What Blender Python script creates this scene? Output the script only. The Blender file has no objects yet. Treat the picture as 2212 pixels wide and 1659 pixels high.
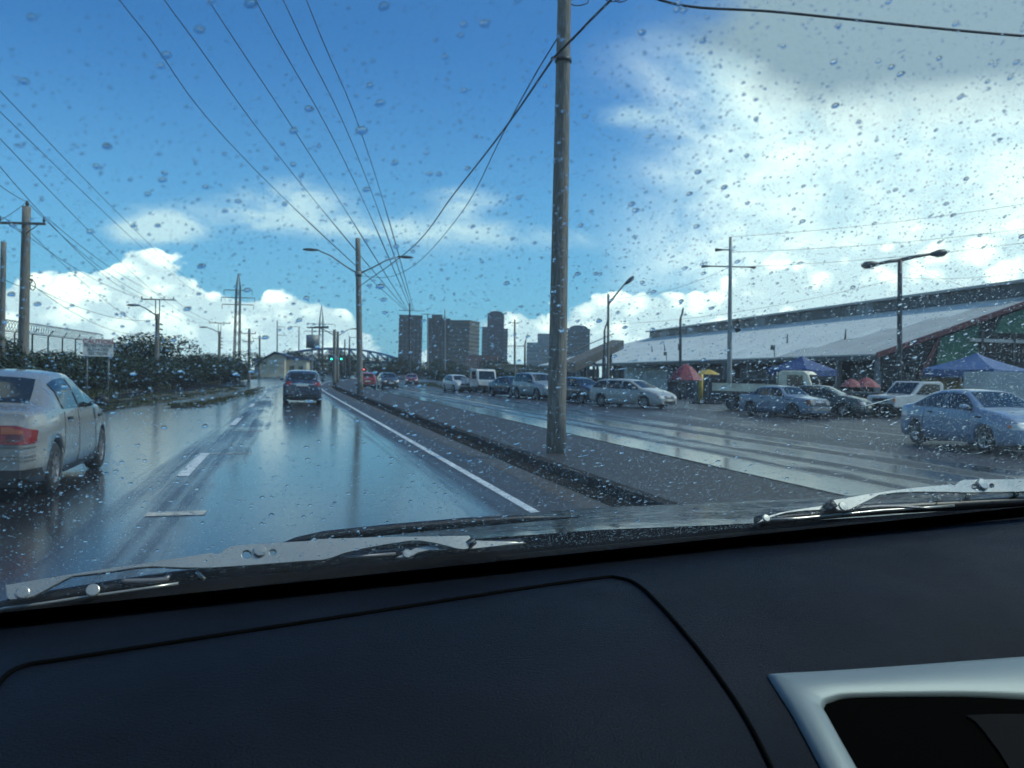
import bpy, bmesh, math, random
from mathutils import Vector, Matrix, noise
R = math.radians
rnd = random.Random(7)
S = bpy.context.scene
COL = S.collection

# ------------------------------------------------------------------ camera
PSI, TH, ROLL, FPX, EYE = R(14.2988), R(0.5497), R(1.4), 885.0, 1.5
CP = Vector((0, 0, EYE))
fw = Vector((math.sin(PSI)*math.cos(TH), math.cos(PSI)*math.cos(TH), -math.sin(TH)))
r0 = Vector((math.cos(PSI), -math.sin(PSI), 0)); u0 = r0.cross(fw)
rt = r0*math.cos(ROLL) + u0*math.sin(ROLL); up = rt.cross(fw)
cam = bpy.data.cameras.new('camera'); camo = bpy.data.objects.new('camera', cam); COL.objects.link(camo)
M = Matrix((rt, up, -fw)).transposed().to_4x4(); M.translation = CP
camo.matrix_world = M
cam.sensor_width = 36; cam.lens = FPX/1024*36
cam.clip_start = 0.02; cam.clip_end = 8000
cam.dof.use_dof = True; cam.dof.focus_distance = 1.3; cam.dof.aperture_fstop = 15
S.camera = camo

# ------------------------------------------------------------------ world, sun, exposure
SUN_AZ, SUN_EL = R(105), R(50)      # azimuth from +Y towards +X
S.world = bpy.data.worlds.new('World'); S.world.use_nodes = True
W = S.world.node_tree; W.nodes.clear()
S.view_settings.view_transform = 'Standard'; S.view_settings.look = 'None'
S.view_settings.exposure = 0.0; S.view_settings.gamma = 1.0; S.view_settings.use_curve_mapping = False
S.render.engine = 'CYCLES'
cy = S.cycles
cy.use_denoising = True
try: cy.denoiser = 'OPENIMAGEDENOISE'
except Exception: pass
cy.max_bounces = 7; cy.transparent_max_bounces = 12; cy.transmission_bounces = 6
cy.glossy_bounces = 3; cy.diffuse_bounces = 2; cy.volume_bounces = 0
cy.caustics_reflective = False; cy.caustics_refractive = False
cy.use_adaptive_sampling = True; cy.adaptive_threshold = .025; cy.adaptive_min_samples = 16; cy.sample_clamp_indirect = 6.0; cy.blur_glossy = 0.3

class NG:                                   # tiny node-graph helper
    def __init__(s, tree): s.t = tree
    def n(s, typ, **kw):
        nd = s.t.nodes.new(typ)
        for k, v in kw.items():
            if k.startswith('i_'):
                key = k[2:]; key = int(key) if key.isdigit() else key
                sock = nd.inputs[key]
                if hasattr(v, 'is_output') or isinstance(v, bpy.types.NodeSocket): s.t.links.new(v, sock)
                else: sock.default_value = v
            else: setattr(nd, k, v)
        return nd
    def m(s, op, a, b=None, c=None, clamp=False):
        nd = s.t.nodes.new('ShaderNodeMath'); nd.operation = op; nd.use_clamp = clamp
        for i, v in enumerate((a, b, c)):
            if v is None: continue
            if isinstance(v, bpy.types.NodeSocket): s.t.links.new(v, nd.inputs[i])
            else: nd.inputs[i].default_value = v
        return nd.outputs[0]
    def ss(s, v, lo, hi, a=0.0, b=1.0):
        nd = s.t.nodes.new('ShaderNodeMapRange'); nd.interpolation_type = 'SMOOTHSTEP'
        for i, x in enumerate((v, lo, hi, a, b)):
            if isinstance(x, bpy.types.NodeSocket): s.t.links.new(x, nd.inputs[i])
            else: nd.inputs[i].default_value = x
        return nd.outputs[0]
    def mix(s, f, a, b, blend='MIX'):
        nd = s.t.nodes.new('ShaderNodeMix'); nd.data_type = 'RGBA'; nd.blend_type = blend
        for i, v in ((0, f), (6, a), (7, b)):
            if isinstance(v, bpy.types.NodeSocket): s.t.links.new(v, nd.inputs[i])
            else: nd.inputs[i].default_value = v if i == 0 else (*v, 1)
        return nd.outputs[2]
    def noise(s, vec, scale, detail=4, rough=.55, dist=0.0):
        nd = s.n('ShaderNodeTexNoise', i_Scale=scale, i_Detail=detail, i_Roughness=rough, i_Distortion=dist)
        if vec is not None: s.t.links.new(vec, nd.inputs['Vector'])
        return nd.outputs['Fac']

g = NG(W)
sky = g.n('ShaderNodeTexSky', sky_type='NISHITA', sun_disc=False, sun_elevation=SUN_EL, sun_rotation=SUN_AZ,
          altitude=10, air_density=1.0, dust_density=0.7, ozone_density=2.2)
tc = g.n('ShaderNodeTexCoord'); sep = g.n('ShaderNodeSeparateXYZ', i_0=tc.outputs['Generated'])
DX, DY, DZ = sep.outputs
az = g.m('MULTIPLY', g.m('ARCTAN2', DX, DY), 57.2958)        # degrees, 0 along the road, + to the right
el = g.m('MULTIPLY', g.m('ARCSINE', DZ), 57.2958)
def pix_dir(x, y):                                            # direction seen at a point of the picture (2212 wide)
    x *= 1024/2212; y *= 1024/2212
    return fw + rt*((x-512)/FPX) - up*((y-384)/FPX)
AE = g.n('ShaderNodeCombineXYZ', i_0=az, i_1=el, i_2=0.0).outputs[0]
def patches(lst):                                             # sum of soft patches of sky: picture position, half sizes in degrees, weight
    acc = None
    for (x, y, wa, we, wt) in lst:
        d = pix_dir(x, y).normalized(); a = math.degrees(math.atan2(d.x, d.y)); e = math.degrees(math.asin(d.z))
        v = g.n('ShaderNodeVectorMath', operation='MULTIPLY_ADD'); W.links.new(AE, v.inputs[0]); v.inputs[1].default_value = (1/wa, 1/we, 0); v.inputs[2].default_value = (-a/wa, -e/we, 0)
        q = g.n('ShaderNodeVectorMath', operation='DOT_PRODUCT'); W.links.new(v.outputs[0], q.inputs[0]); W.links.new(v.outputs[0], q.inputs[1])
        p = g.m('POWER', .36788, q.outputs['Value'])
        acc = g.m('MULTIPLY_ADD', p, wt, 0.0 if acc is None else acc)
    return acc
cv = g.n('ShaderNodeCombineXYZ', i_0=DX, i_1=DY, i_2=g.m('MULTIPLY', DZ, 1.5)).outputs[0]
n_fine = g.noise(cv, 15.0, 5, .6, .25)
vor = g.n('ShaderNodeTexVoronoi', i_Scale=24.0, feature='F1'); vor.inputs['Randomness'].default_value = 1.0
wv = g.n('ShaderNodeVectorMath', operation='MULTIPLY_ADD'); nc = g.n('ShaderNodeTexNoise', i_Scale=30.0, i_Detail=2.0); W.links.new(cv, nc.inputs['Vector'])
W.links.new(nc.outputs['Color'], wv.inputs[0]); wv.inputs[1].default_value = (.05,.05,.05); W.links.new(cv, wv.inputs[2]); W.links.new(wv.outputs[0], vor.inputs['Vector'])
puff = g.m('SUBTRACT', 1.0, vor.outputs['Distance'])
outside = g.ss(g.m('ABSOLUTE', g.m('SUBTRACT', az, 14.0)), 32, 44)
bank = g.m('MULTIPLY', g.ss(el, g.m('ADD', 4.0, g.m('MULTIPLY', g.noise(cv, 3.0, 1, .5), 12.0)), 0.0), outside)
heaps = patches([(150,672,4.4,2.6,.9), (245,682,3.8,2.4,.75), (366,615,1.7,2.1,.75), (440,712,3.4,2.3,.9), (560,718,2.6,2.1,.9), (655,705,2.8,2.4,.95), (715,740,2.0,1.5,.7),
                 (20,690,3,2.0,.5), (1090,712,2.0,1.9,.85), (1290,690,3.6,2.5,.95), (1440,705,3.0,1.9,.9), (1560,695,3.2,2.0,.8), (1755,620,3.8,3.0,1.0), (1660,650,3,2.2,.6), (1930,650,5,3,.8), (2150,590,5,3.4,1.0), (300,558,1.3,.9,.55)])
hsum = g.m('ADD', g.m('ADD', heaps, g.m('MULTIPLY', bank, .9)), g.ss(el, 5.0, -0.5, 0, .72))
cum_t = g.m('ADD', hsum, g.m('ADD', g.m('MULTIPLY', g.m('SUBTRACT', n_fine, .5), .9), g.m('MULTIPLY', g.m('SUBTRACT', puff, .62), .60)))
cum = g.ss(cum_t, .53, .67)
nsh = g.noise(cv, 6.5, 7, .64, .5)
sheet_p = patches([(2000,330,14,11,1.0), (2330,250,14,13,.95), (1690,352,6,1.8,.42), (1720,170,4,4,.22), (2150,490,12,4,.6), (1900,60,11,4,.85), (2420,60,16,9,1.0), (1560,610,7,3,.3), (2120,390,8,2,.35), (1850,250,6,3,-.30)])
far_sheet = g.m('MULTIPLY', g.ss(nsh, .5, .68), outside)
sheet_a = g.ss(g.m('ADD', g.m('ADD', sheet_p, g.m('MULTIPLY', g.m('SUBTRACT', nsh, .5), g.m('MULTIPLY', g.m('MINIMUM', g.m('ADD', sheet_p, g.m('MULTIPLY', outside, .8)), .75), 2.1))), far_sheet), .12, 1.12, 0, .96)
wisp_v = g.n('ShaderNodeCombineXYZ', i_0=az, i_1=g.m('MULTIPLY', el, 2.6), i_2=0.0).outputs[0]
wn = g.noise(wisp_v, .30, 4, .62, .7)
wisp_p = patches([(352,488,2.4,.85,.95), (300,510,2.0,.7,.5), (650,418,3.8,1.1,.55), (820,492,9,.9,.70), (1010,435,2.8,1.0,.65), (480,470,5,.8,.18), (1390,250,3.4,.9,.50), (1150,520,8,.9,.30), (540,445,4,.8,.25), (860,560,9,1.0,.22)])
wisp_a = g.m('MULTIPLY', g.ss(g.m('ADD', wisp_p, g.m('MULTIPLY', g.m('SUBTRACT', wn, .5), g.m('MULTIPLY', wisp_p, 2.2))), .10, .95), .8)
# colours (radiance before the world strength)
skyc = g.mix(1.0, sky.outputs[0], (.36, .94, 1.50), 'MULTIPLY')
skyc = g.mix(g.ss(el, 21, -2, 0, .62), skyc, (2.9, 6.9, 9.4))
under = g.ss(g.m('ADD', nsh, g.m('MULTIPLY', g.m('SUBTRACT', puff, .6), .7)), .40, .70)
cumc = g.mix(under, (8.2, 10.4, 11.4), (17.0, 18.4, 17.2))
cumc = g.mix(g.ss(el, 4.5, 0.0, 0, .8), cumc, (8.0, 10.6, 12.0))
dk = g.ss(g.m('ADD', patches([(1960,-45,13,2.2,1.0), (2280,-30,13,2.8,1.0), (2450,-330,25,12,1.0), (1800,-250,10,9,.7)]), g.m('MULTIPLY', g.m('SUBTRACT', nsh, .5), .9)), .28, .85)
shc = g.mix(g.ss(g.m('ADD', g.m('MULTIPLY', n_fine, .5), g.m('MULTIPLY', nsh, .5)), .36, .62), (7.2, 9.8, 11.2), (12.8, 14.4, 14.2))
shc = g.mix(dk, shc, (3.5, 4.7, 5.7))
c = g.mix(wisp_a, skyc, (8.0, 10.2, 11.0))
c = g.mix(sheet_a, c, shc)
c = g.mix(cum, c, cumc)
c = g.mix(g.ss(el, 0.0, -1.5), c, (1.6, 1.8, 1.9))
bg = g.n('ShaderNodeBackground', i_Strength=0.1); W.links.new(c, bg.inputs['Color'])
wo = g.n('ShaderNodeOutputWorld'); W.links.new(bg.outputs[0], wo.inputs['Surface'])
S.world.cycles.sampling_method = 'MANUAL'; S.world.cycles.sample_map_resolution = 1024

sl = bpy.data.lights.new('sun', 'SUN'); so = bpy.data.objects.new('sun', sl); COL.objects.link(so)
sl.energy = 2.6; sl.angle = R(4); sl.color = (1.0, .95, .86)
sd = Vector((math.sin(SUN_AZ)*math.cos(SUN_EL), math.cos(SUN_AZ)*math.cos(SUN_EL), math.sin(SUN_EL)))
so.rotation_euler = sd.to_track_quat('Z', 'Y').to_euler()

# ------------------------------------------------------------------ materials
MATS = {}
def mat(name, col=(.5,.5,.5), rough=.5, metal=0.0, spec=.5, var=0.0, vs=3.0, coat=0.0, bump=0.0, bs=40.0, emit=None, es=0.0, stretch=None, col2=None):
    if name in MATS: return MATS[name]
    m = bpy.data.materials.new(name); m.use_nodes = True; MATS[name] = m
    g = NG(m.node_tree); p = m.node_tree.nodes['Principled BSDF']
    p.inputs['Roughness'].default_value = rough; p.inputs['Metallic'].default_value = metal
    p.inputs['Specular IOR Level'].default_value = spec; p.inputs['Coat Weight'].default_value = coat
    p.inputs['Coat Roughness'].default_value = .05
    p.inputs['Base Color'].default_value = (*col, 1)
    tcn = g.n('ShaderNodeTexCoord'); v = tcn.outputs['Object']
    if stretch: v = g.n('ShaderNodeMapping', i_Scale=stretch, i_Vector=v).outputs[0]
    if var > 0:
        f = g.noise(v, vs, 6, .65)
        c2 = col2 or tuple(x*(1-var) for x in col)
        m.node_tree.links.new(g.mix(g.ss(f, .33, .68), c2, tuple(min(1, x*(1+var*.5)) for x in col)), p.inputs['Base Color'])
        m.node_tree.links.new(g.ss(g.noise(v, vs*2.3, 4), .3, .7, max(.02, rough-.12*var), min(1, rough+.25*var)), p.inputs['Roughness'])
    if bump > 0:
        b = g.n('ShaderNodeBump', i_Strength=bump, i_Distance=.01, i_Height=g.noise(v, bs, 5))
        m.node_tree.links.new(b.outputs[0], p.inputs['Normal'])
    if emit: p.inputs['Emission Color'].default_value = (*emit, 1); p.inputs['Emission Strength'].default_value = es
    return m

def wet_road(name, col, rbase, bands, wet_w, seed=0.0):
    """wet asphalt: film thickness follows the wheel tracks (bands in X, following the bend) and long streaks"""
    m = bpy.data.materials.new(name); m.use_nodes = True; MATS[name] = m
    t = m.node_tree; g = NG(t); p = t.nodes['Principled BSDF']
    geo = g.n('ShaderNodeNewGeometry'); sp = g.n('ShaderNodeSeparateXYZ', i_0=geo.outputs['Position'])
    X, Y, Z = sp.outputs
    yy = g.m('MAXIMUM', g.m('SUBTRACT', Y, 60.0), 0.0)
    X = g.m('SUBTRACT', X, g.m('MULTIPLY', g.m('MULTIPLY', yy, yy), .0007))
    v1 = g.n('ShaderNodeCombineXYZ', i_0=X, i_1=g.m('MULTIPLY', Y, .045), i_2=seed).outputs[0]
    v2 = g.n('ShaderNodeCombineXYZ', i_0=X, i_1=g.m('MULTIPLY', Y, .28), i_2=seed+3).outputs[0]
    v3 = g.n('ShaderNodeCombineXYZ', i_0=X, i_1=Y, i_2=seed+9).outputs[0]
    st = g.noise(v1, 1.6, 5, .6, .3); pd = g.noise(v2, .55, 5, .6, .5); gr = g.noise(v3, 14.0, 8, .78)
    wob = g.m('ADD', X, g.m('MULTIPLY', g.m('SUBTRACT', pd, .5), 1.1))
    bsum = 0.0
    for (c, w, s) in bands:
        q = g.m('DIVIDE', g.m('SUBTRACT', wob, c), w)
        q = g.m('EXPONENT', g.m('MULTIPLY', g.m('MULTIPLY', g.m('MULTIPLY', q, q), g.m('MULTIPLY', q, q)), -1.0))
        bsum = g.m('ADD', bsum, g.m('MULTIPLY', q, s))
    wet = g.m('ADD', bsum, g.m('ADD', g.m('MULTIPLY', g.m('SUBTRACT', st, .5), wet_w), g.m('MULTIPLY', g.m('SUBTRACT', pd, .5), wet_w)))
    trk = g.noise(g.n('ShaderNodeCombineXYZ', i_0=X, i_1=g.m('MULTIPLY', Y, .012), i_2=seed+5).outputs[0], 5.0, 4, .6)
    wet = g.m('ADD', wet, g.m('MULTIPLY', g.m('SUBTRACT', trk, .5), .75))
    wet = g.ss(wet, .12, .92)
    rr = g.ss(wet, 0.0, 1.0, rbase, g.ss(X, -2.4, -1.0, .17, .12))
    rr = g.m('ADD', rr, g.m('MULTIPLY', g.m('SUBTRACT', gr, .5), .06))
    t.links.new(rr, p.inputs['Roughness'])
    t.links.new(g.mix(wet, g.mix(g.ss(gr, .35, .65), tuple(x*1.8 for x in col), tuple(x*.45 for x in col)), tuple(x*.55 for x in col)), p.inputs['Base Color'])
    t.links.new(g.ss(wet, 0, 1, .10, 1.0), p.inputs['Specular IOR Level'])
    fine = g.noise(v3, 160.0, 4, .7)
    wav = g.noise(v3, 1.4, 3)
    b1 = g.n('ShaderNodeBump', i_Distance=.004, i_Height=fine); t.links.new(g.ss(wet, 0, 1, .8, .06), b1.inputs['Strength'])
    b2 = g.n('ShaderNodeBump', i_Distance=.012, i_Strength=.10, i_Height=wav); t.links.new(b1.outputs[0], b2.inputs['Normal'])
    t.links.new(b2.outputs[0], p.inputs['Normal'])
    return m

M_ROAD = wet_road('wet_asphalt', (.036,.036,.042), .46, [(.80,1.62,.92), (-4.55,3.35,1.2), (-7.5,1.6,.6)], .75)
M_ROAD2 = wet_road('wet_asphalt_far', (.034,.034,.038), .44, [(7.6,.95,1.0), (9.2,.35,.6), (10.5,.7,.95), (12.3,.6,.8)], 1.1, 20.0)
M_MED = wet_road('wet_concrete', (.040,.038,.039), .5, [(5.2,.5,.0)], .9, 40.0)
M_LOT = wet_road('wet_lot', (.034,.034,.037), .40, [(17.0,2.0,.3), (23,3,.25)], 1.7, 60.0)
M_GRND = mat('ground', (.06,.075,.05), .8, var=.5, vs=.2)
M_KERB = mat('kerb_concrete', (.028,.027,.026), .8, spec=.15, var=.5, vs=2.5, bump=.4, bs=30)
M_WHITE = mat('road_paint', (.62,.63,.62), .35, var=.45, vs=5, bump=.2, bs=60)
M_YEL = mat('yellow_paint', (.55,.36,.05), .4, var=.3)
M_WOOD = mat('weathered_pole', (.20,.185,.155), .75, var=.45, vs=6, bump=.5, bs=20, stretch=(6,6,.5))
M_STEEL = mat('galvanised', (.20,.215,.21), .5, .3, var=.3, vs=4)
M_DSTEEL = mat('dark_steel', (.06,.065,.065), .5, .2, var=.3, vs=4)
M_WIRE = mat('wire', (.02,.022,.022), .6)
M_LAMP = mat('lamp_head', (.05,.055,.055), .45)
M_LENS = mat('lamp_lens', (.45,.47,.45), .2)
M_TYRE = mat('tyre', (.015,.015,.016), .7)
M_RIM = mat('rim', (.35,.36,.37), .3, .7)
M_HUB = mat('steel_wheel', (.20,.20,.21), .45, .5)
M_CGL = mat('car_glass', (.012,.016,.018), .06, spec=.6)
M_BLK = mat('black_trim', (.012,.012,.013), .5)
M_REDL = mat('red_lamp', (.24,.015,.016), .2, coat=.6)
M_ORL = mat('orange_lamp', (.62,.14,.02), .2, coat=.6)
M_CLR = mat('clear_lamp', (.62,.63,.60), .12, coat=.8)
M_PLATE = mat('number_plate', (.55,.55,.48), .5)
M_CHR = mat('chrome', (.6,.6,.6), .12, 1.0)
M_TRUNK = mat('bark', (.07,.055,.04), .9, var=.4, vs=6)
def paint(name, col, dirt=.25): return mat(name, col, .28, 0, .5, var=dirt*.5, vs=1.2, coat=.7)

def leaf_mat(name, col):
    m = bpy.data.materials.new(name); m.use_nodes = True; t = m.node_tree; g = NG(t); p = t.nodes['Principled BSDF']
    geo = g.n('ShaderNodeNewGeometry'); oi = g.n('ShaderNodeObjectInfo')
    f = geo.outputs['Random Per Island']
    cc = g.mix(f, tuple(x*.45 for x in col), tuple(x*1.5 for x in col))
    cc = g.mix(g.m('MULTIPLY', oi.outputs['Random'], .35), cc, (col[0]*1.4, col[1]*1.05, col[2]*.7))
    t.links.new(cc, p.inputs['Base Color']); p.inputs['Roughness'].default_value = .6; p.inputs['Specular IOR Level'].default_value = .2
    return m
M_LEAF = leaf_mat('leaves', (.022,.040,.024)); M_GRASS = leaf_mat('grass', (.045,.058,.022))

# ------------------------------------------------------------------ mesh helpers
class MB:
    def __init__(s): s.v = []; s.f = []; s.sm = []
    def add(s, vs, fs, smooth=False):
        o = len(s.v); s.v += [tuple(x) for x in vs]; s.f += [[i+o for i in q] for q in fs]; s.sm += [smooth]*len(fs); return s
    def box(s, c, d, rz=0.0, top=1.0):
        x, y, z = d[0]/2, d[1]/2, d[2]/2; cs, sn = math.cos(rz), math.sin(rz); P = []
        for k, (a, b, e) in enumerate([(-1,-1,-1),(1,-1,-1),(1,1,-1),(-1,1,-1),(-1,-1,1),(1,-1,1),(1,1,1),(-1,1,1)]):
            q = top if e > 0 else 1.0
            X, Y = a*x*q, b*y*q; P.append((c[0]+X*cs-Y*sn, c[1]+X*sn+Y*cs, c[2]+e*z))
        return s.add(P, [(0,3,2,1),(4,5,6,7),(0,1,5,4),(1,2,6,5),(2,3,7,6),(3,0,4,7)])
    def tube(s, pts, rad, n=8, cap=True, smooth=True):
        pts = [Vector(p) for p in pts]; rings = []
        for i, p in enumerate(pts):
            d = (pts[min(i+1, len(pts)-1)] - pts[max(i-1, 0)]).normalized()
            a = Vector((0,0,1)) if abs(d.z) < .9 else Vector((1,0,0))
            x = d.cross(a).normalized(); y = d.cross(x)
            r = rad[i] if isinstance(rad, (list, tuple)) else rad
            rings.append([p + x*(r*math.cos(6.28318*k/n)) + y*(r*math.sin(6.28318*k/n)) for k in range(n)])
        vs = [q for rg in rings for q in rg]; fs = []
        for i in range(len(pts)-1):
            for k in range(n): fs.append((i*n+k, i*n+(k+1) % n, (i+1)*n+(k+1) % n, (i+1)*n+k))
        s.add(vs, fs, smooth)
        if cap: s.add([], []); o = len(s.v)-len(vs); s.f += [[o+k for k in range(n)][::-1], [o+(len(pts)-1)*n+k for k in range(n)]]; s.sm += [False]*2
        return s
    def prism(s, poly, axis_from, axis_to):      # poly: list of Vector points, swept by the vector axis_to-axis_from
        d = Vector(axis_to)-Vector(axis_from); n = len(poly)
        vs = [Vector(p) for p in poly] + [Vector(p)+d for p in poly]
        fs = [list(range(n))[::-1], list(range(n, 2*n))] + [(i, (i+1) % n, n+(i+1) % n, n+i) for i in range(n)]
        return s.add(vs, fs)
    def grid(s, rows, smooth=True, flip=False):
        n = len(rows[0]); vs = [p for r in rows for p in r]; fs = []
        for i in range(len(rows)-1):
            for k in range(n-1):
                q = (i*n+k, i*n+k+1, (i+1)*n+k+1, (i+1)*n+k); fs.append(q[::-1] if flip else q)
        return s.add(vs, fs, smooth)
    def lathe(s, prof, n=24, axis='y', smooth=True):   # prof: (radius, along)
        rows = []
        for k in range(n+1):
            a = 6.283185*k/n; c, q = math.cos(a), math.sin(a)
            rows.append([(r*c, h, r*q) if axis == 'y' else (r*c, r*q, h) for r, h in prof])
        return s.grid(rows, smooth)
    def mesh(s, name, m):
        me = bpy.data.meshes.new(name); me.from_pydata(s.v, [], s.f); me.update()
        me.polygons.foreach_set('use_smooth', s.sm)
        if m: me.materials.append(m)
        return me
    def build(s, name, m, parent=None, loc=None):
        o = bpy.data.objects.new(name, s.mesh(name, m)); COL.objects.link(o)
        if parent: o.parent = parent
        if loc: o.location = loc
        return o
def fixn(o):
    bm = bmesh.new(); bm.from_mesh(o.data); bmesh.ops.remove_doubles(bm, verts=bm.verts, dist=1e-5); bmesh.ops.recalc_face_normals(bm, faces=bm.faces); bm.to_mesh(o.data); bm.free(); return o
def bevel(o, w, seg=2):
    bm = bmesh.new(); bm.from_mesh(o.data); bmesh.ops.recalc_face_normals(bm, faces=bm.faces)
    bmesh.ops.bevel(bm, geom=bm.edges[:], offset=w, segments=seg, affect='EDGES', profile=.5, clamp_overlap=True); bm.to_mesh(o.data); bm.free(); return o
def empty(name, loc=(0,0,0), rz=0.0):
    o = bpy.data.objects.new(name, None); COL.objects.link(o); o.location = loc; o.rotation_euler = (0,0,rz); return o
def tag(o, label, cat, group=None, kind=None):
    o['label'] = label; o['category'] = cat
    if group: o['group'] = group
    if kind: o['kind'] = kind
    return o
def struct(o): o['kind'] = 'structure'; return o
def copy_tree(o, parent=None):
    c = o.copy(); COL.objects.link(c); c.parent = parent
    for ch in o.children: copy_tree(ch, c)
    return c
def sheet(name, poly, z, m):
    return struct(MB().add([(x, y, z) for x, y in poly], [list(range(len(poly)))]).build(name, m))
K = 1024/2212
def gp(x, y, z=0.0):                     # where the line of sight of a photo point meets the level z
    d = pix_dir(x, y); t = (z-EYE)/d.z; return CP + d*t
def ap(x, y, D): return CP + pix_dir(x, y)*D    # at a distance D along the camera axis
def bend(Y): return .0007*max(0.0, Y-60)**2

# ------------------------------------------------------------------ the ground
YS = [-30, -10, 0, 5, 10, 15, 20, 30, 40, 50, 60, 70, 80, 90, 100, 115, 130, 150, 175, 200, 230, 260, 300, 350, 420]
def ribbon(name, x0, x1, z, m, ys=YS, kind=True):
    f0 = x0 if callable(x0) else (lambda Y: x0); f1 = x1 if callable(x1) else (lambda Y: x1)
    rows = [[(f0(Y)+bend(Y), Y, z), (f1(Y)+bend(Y), Y, z)] for Y in ys]
    o = MB().grid(rows, False, True).build(name, m)
    return struct(o) if kind else o
b = MB(); b.add([(-900,-300,-.02),(1100,-300,-.02),(1100,1400,-.02),(-900,1400,-.02)], [(0,1,2,3)])
struct(b.build('ground', M_GRND))
ribbon('road', -16.0, 4.07, 0.0, M_ROAD)
ribbon('opposite_road', 6.72, 14.6, 0.0, M_ROAD2)
ribbon('market_lot', 14.6, 120.0, -.004, M_LOT, [y for y in YS if y <= 230])
# median with real kerbs: stones one by one on the near side
def kerb_profile_row(x, Y, side): return x+bend(Y)
med = ribbon('median', 4.20, 6.60, .13, M_MED)
def kerb_stones(name, xo, xi, y0, y1, step, m):
    par = empty(name); struct(par)
    y = y0; k = 0
    while y < y1:
        L = step-.012; a, c = y, y+L
        lift = rnd.uniform(-.004, .004)
        rows = []
        for Y in (a, c):
            o = bend(Y); sgn = 1 if xi > xo else -1
            rows.append([(xo+o, Y, -.01), (xo+.015*sgn+o, Y, .095+lift), (xo+.035*sgn+o, Y, .125+lift), (xi+.02*sgn+o, Y, .136+lift)])
        bb = MB().grid(rows, False)
        n = 4
        bb.add([rows[0][i] for i in range(n)]+[(xi+bend(a), a, -.01)], [(0,1,2,3,4)])
        ob = bb.build('kerb_stone', m, par); fixn(ob)
        y += step
    return par
kerb_stones('kerb', 4.05, 4.21, 3.0, 90.0, .95, M_KERB)
ribbon('kerb_far', 4.05, 4.21, .133, M_KERB, [y for y in YS if y >= 90])
kerb_stones('opposite_kerb', 6.74, 6.59, 3.0, 90.0, 1.9, M_KERB)
# gutter silt, painted lines
ribbon('gutter', 3.3, 4.06, .004, wet_road('gutter_silt', (.062,.054,.048), .5, [(9,.1,0)], .7, 80.0), [y for y in YS if 0 <= y <= 200])
ribbon('gutter_stain_shade', 3.68, 4.06, .008, mat('gutter_grime_shade', (.018,.017,.016), .95, spec=.05, var=.5, vs=1.5, bump=.5, bs=25), [y for y in YS if 0 <= y <= 90])  # dark band: wet grime, with the kerb's shadow put into the same colour
struct(ribbon('edge_line', 2.62, 2.74, .005, M_WHITE, [y for y in YS if 0 <= y <= 300]))
for y0, y1 in [(3.0,6.0),(12.9,16.4),(24.6,28.2),(36.5,40),(48,51.5),(60,63.5),(72,75.5),(84,87.5),(96,99.5)]:
    struct(ribbon('lane_dash', -1.44, -1.28, .005, M_WHITE, [y0, y1]))
for x0, x1, y0, y1 in [(-1.35,-.78,9.45,9.72),(-1.25,-.62,16.25,16.38),(-1.25,-.55,22.3,22.42),(-1.2,-.4,28.6,28.72)]:
    struct(sheet('worn_mark', [(x0,y0),(x1,y0+.05),(x1,y1+.05),(x0,y1)], .006, mat('worn_paint', (.42,.40,.34), .45, var=.6, vs=9)))
struct(ribbon('opposite_lane_line', 9.85, 9.97, .005, M_WHITE, [y for y in YS if 40 <= y <= 260]))
# left side: low grassy islands, verge
def left_edge(Y): return -8.9 + max(0, Y-60)*.022 - bend(Y)*.55
ribbon('verge', lambda Y: left_edge(Y)-6, lambda Y: left_edge(Y)+.5, .03, mat('verge_soil', (.042,.045,.028), .85, var=.5, vs=.8), [y for y in YS if 10 <= y <= 260])
M_ISL = mat('island_soil', (.055,.058,.035), .7, var=.5, vs=2.0, bump=.4, bs=12)
isl = [[(-6.95,36.5),(-6.3,44),(-5.7,52),(-4.2,66),(-3.4,75),(-3.7,75),(-4.7,66),(-6.2,52),(-6.8,44),(-7.3,36.5)],
       [(-5.9,31.5),(-5.3,37),(-4.9,42),(-4.3,50),(-3.3,62),(-3.6,62),(-4.8,50),(-5.4,42),(-5.7,37),(-6.2,31.5)],
       [(-4.15,35.2),(-3.2,36.4),(-3.0,41),(-2.7,48),(-2.2,60),(-1.7,75),(-2.1,75),(-2.8,60),(-3.5,48),(-4.0,41)]]
for q in isl:
    b = MB(); n = len(q); top = [(x, y, .07) for x, y in q]; bot = [(x+(x-sum(p[0] for p in q)/n)*.04, y, 0) for x, y in q]
    b.add(top+bot, [list(range(n))]+[(i, (i+1) % n, n+(i+1) % n, n+i) for i in range(n)])
    struct(fixn(b.build('traffic_island', M_ISL)))

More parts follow.
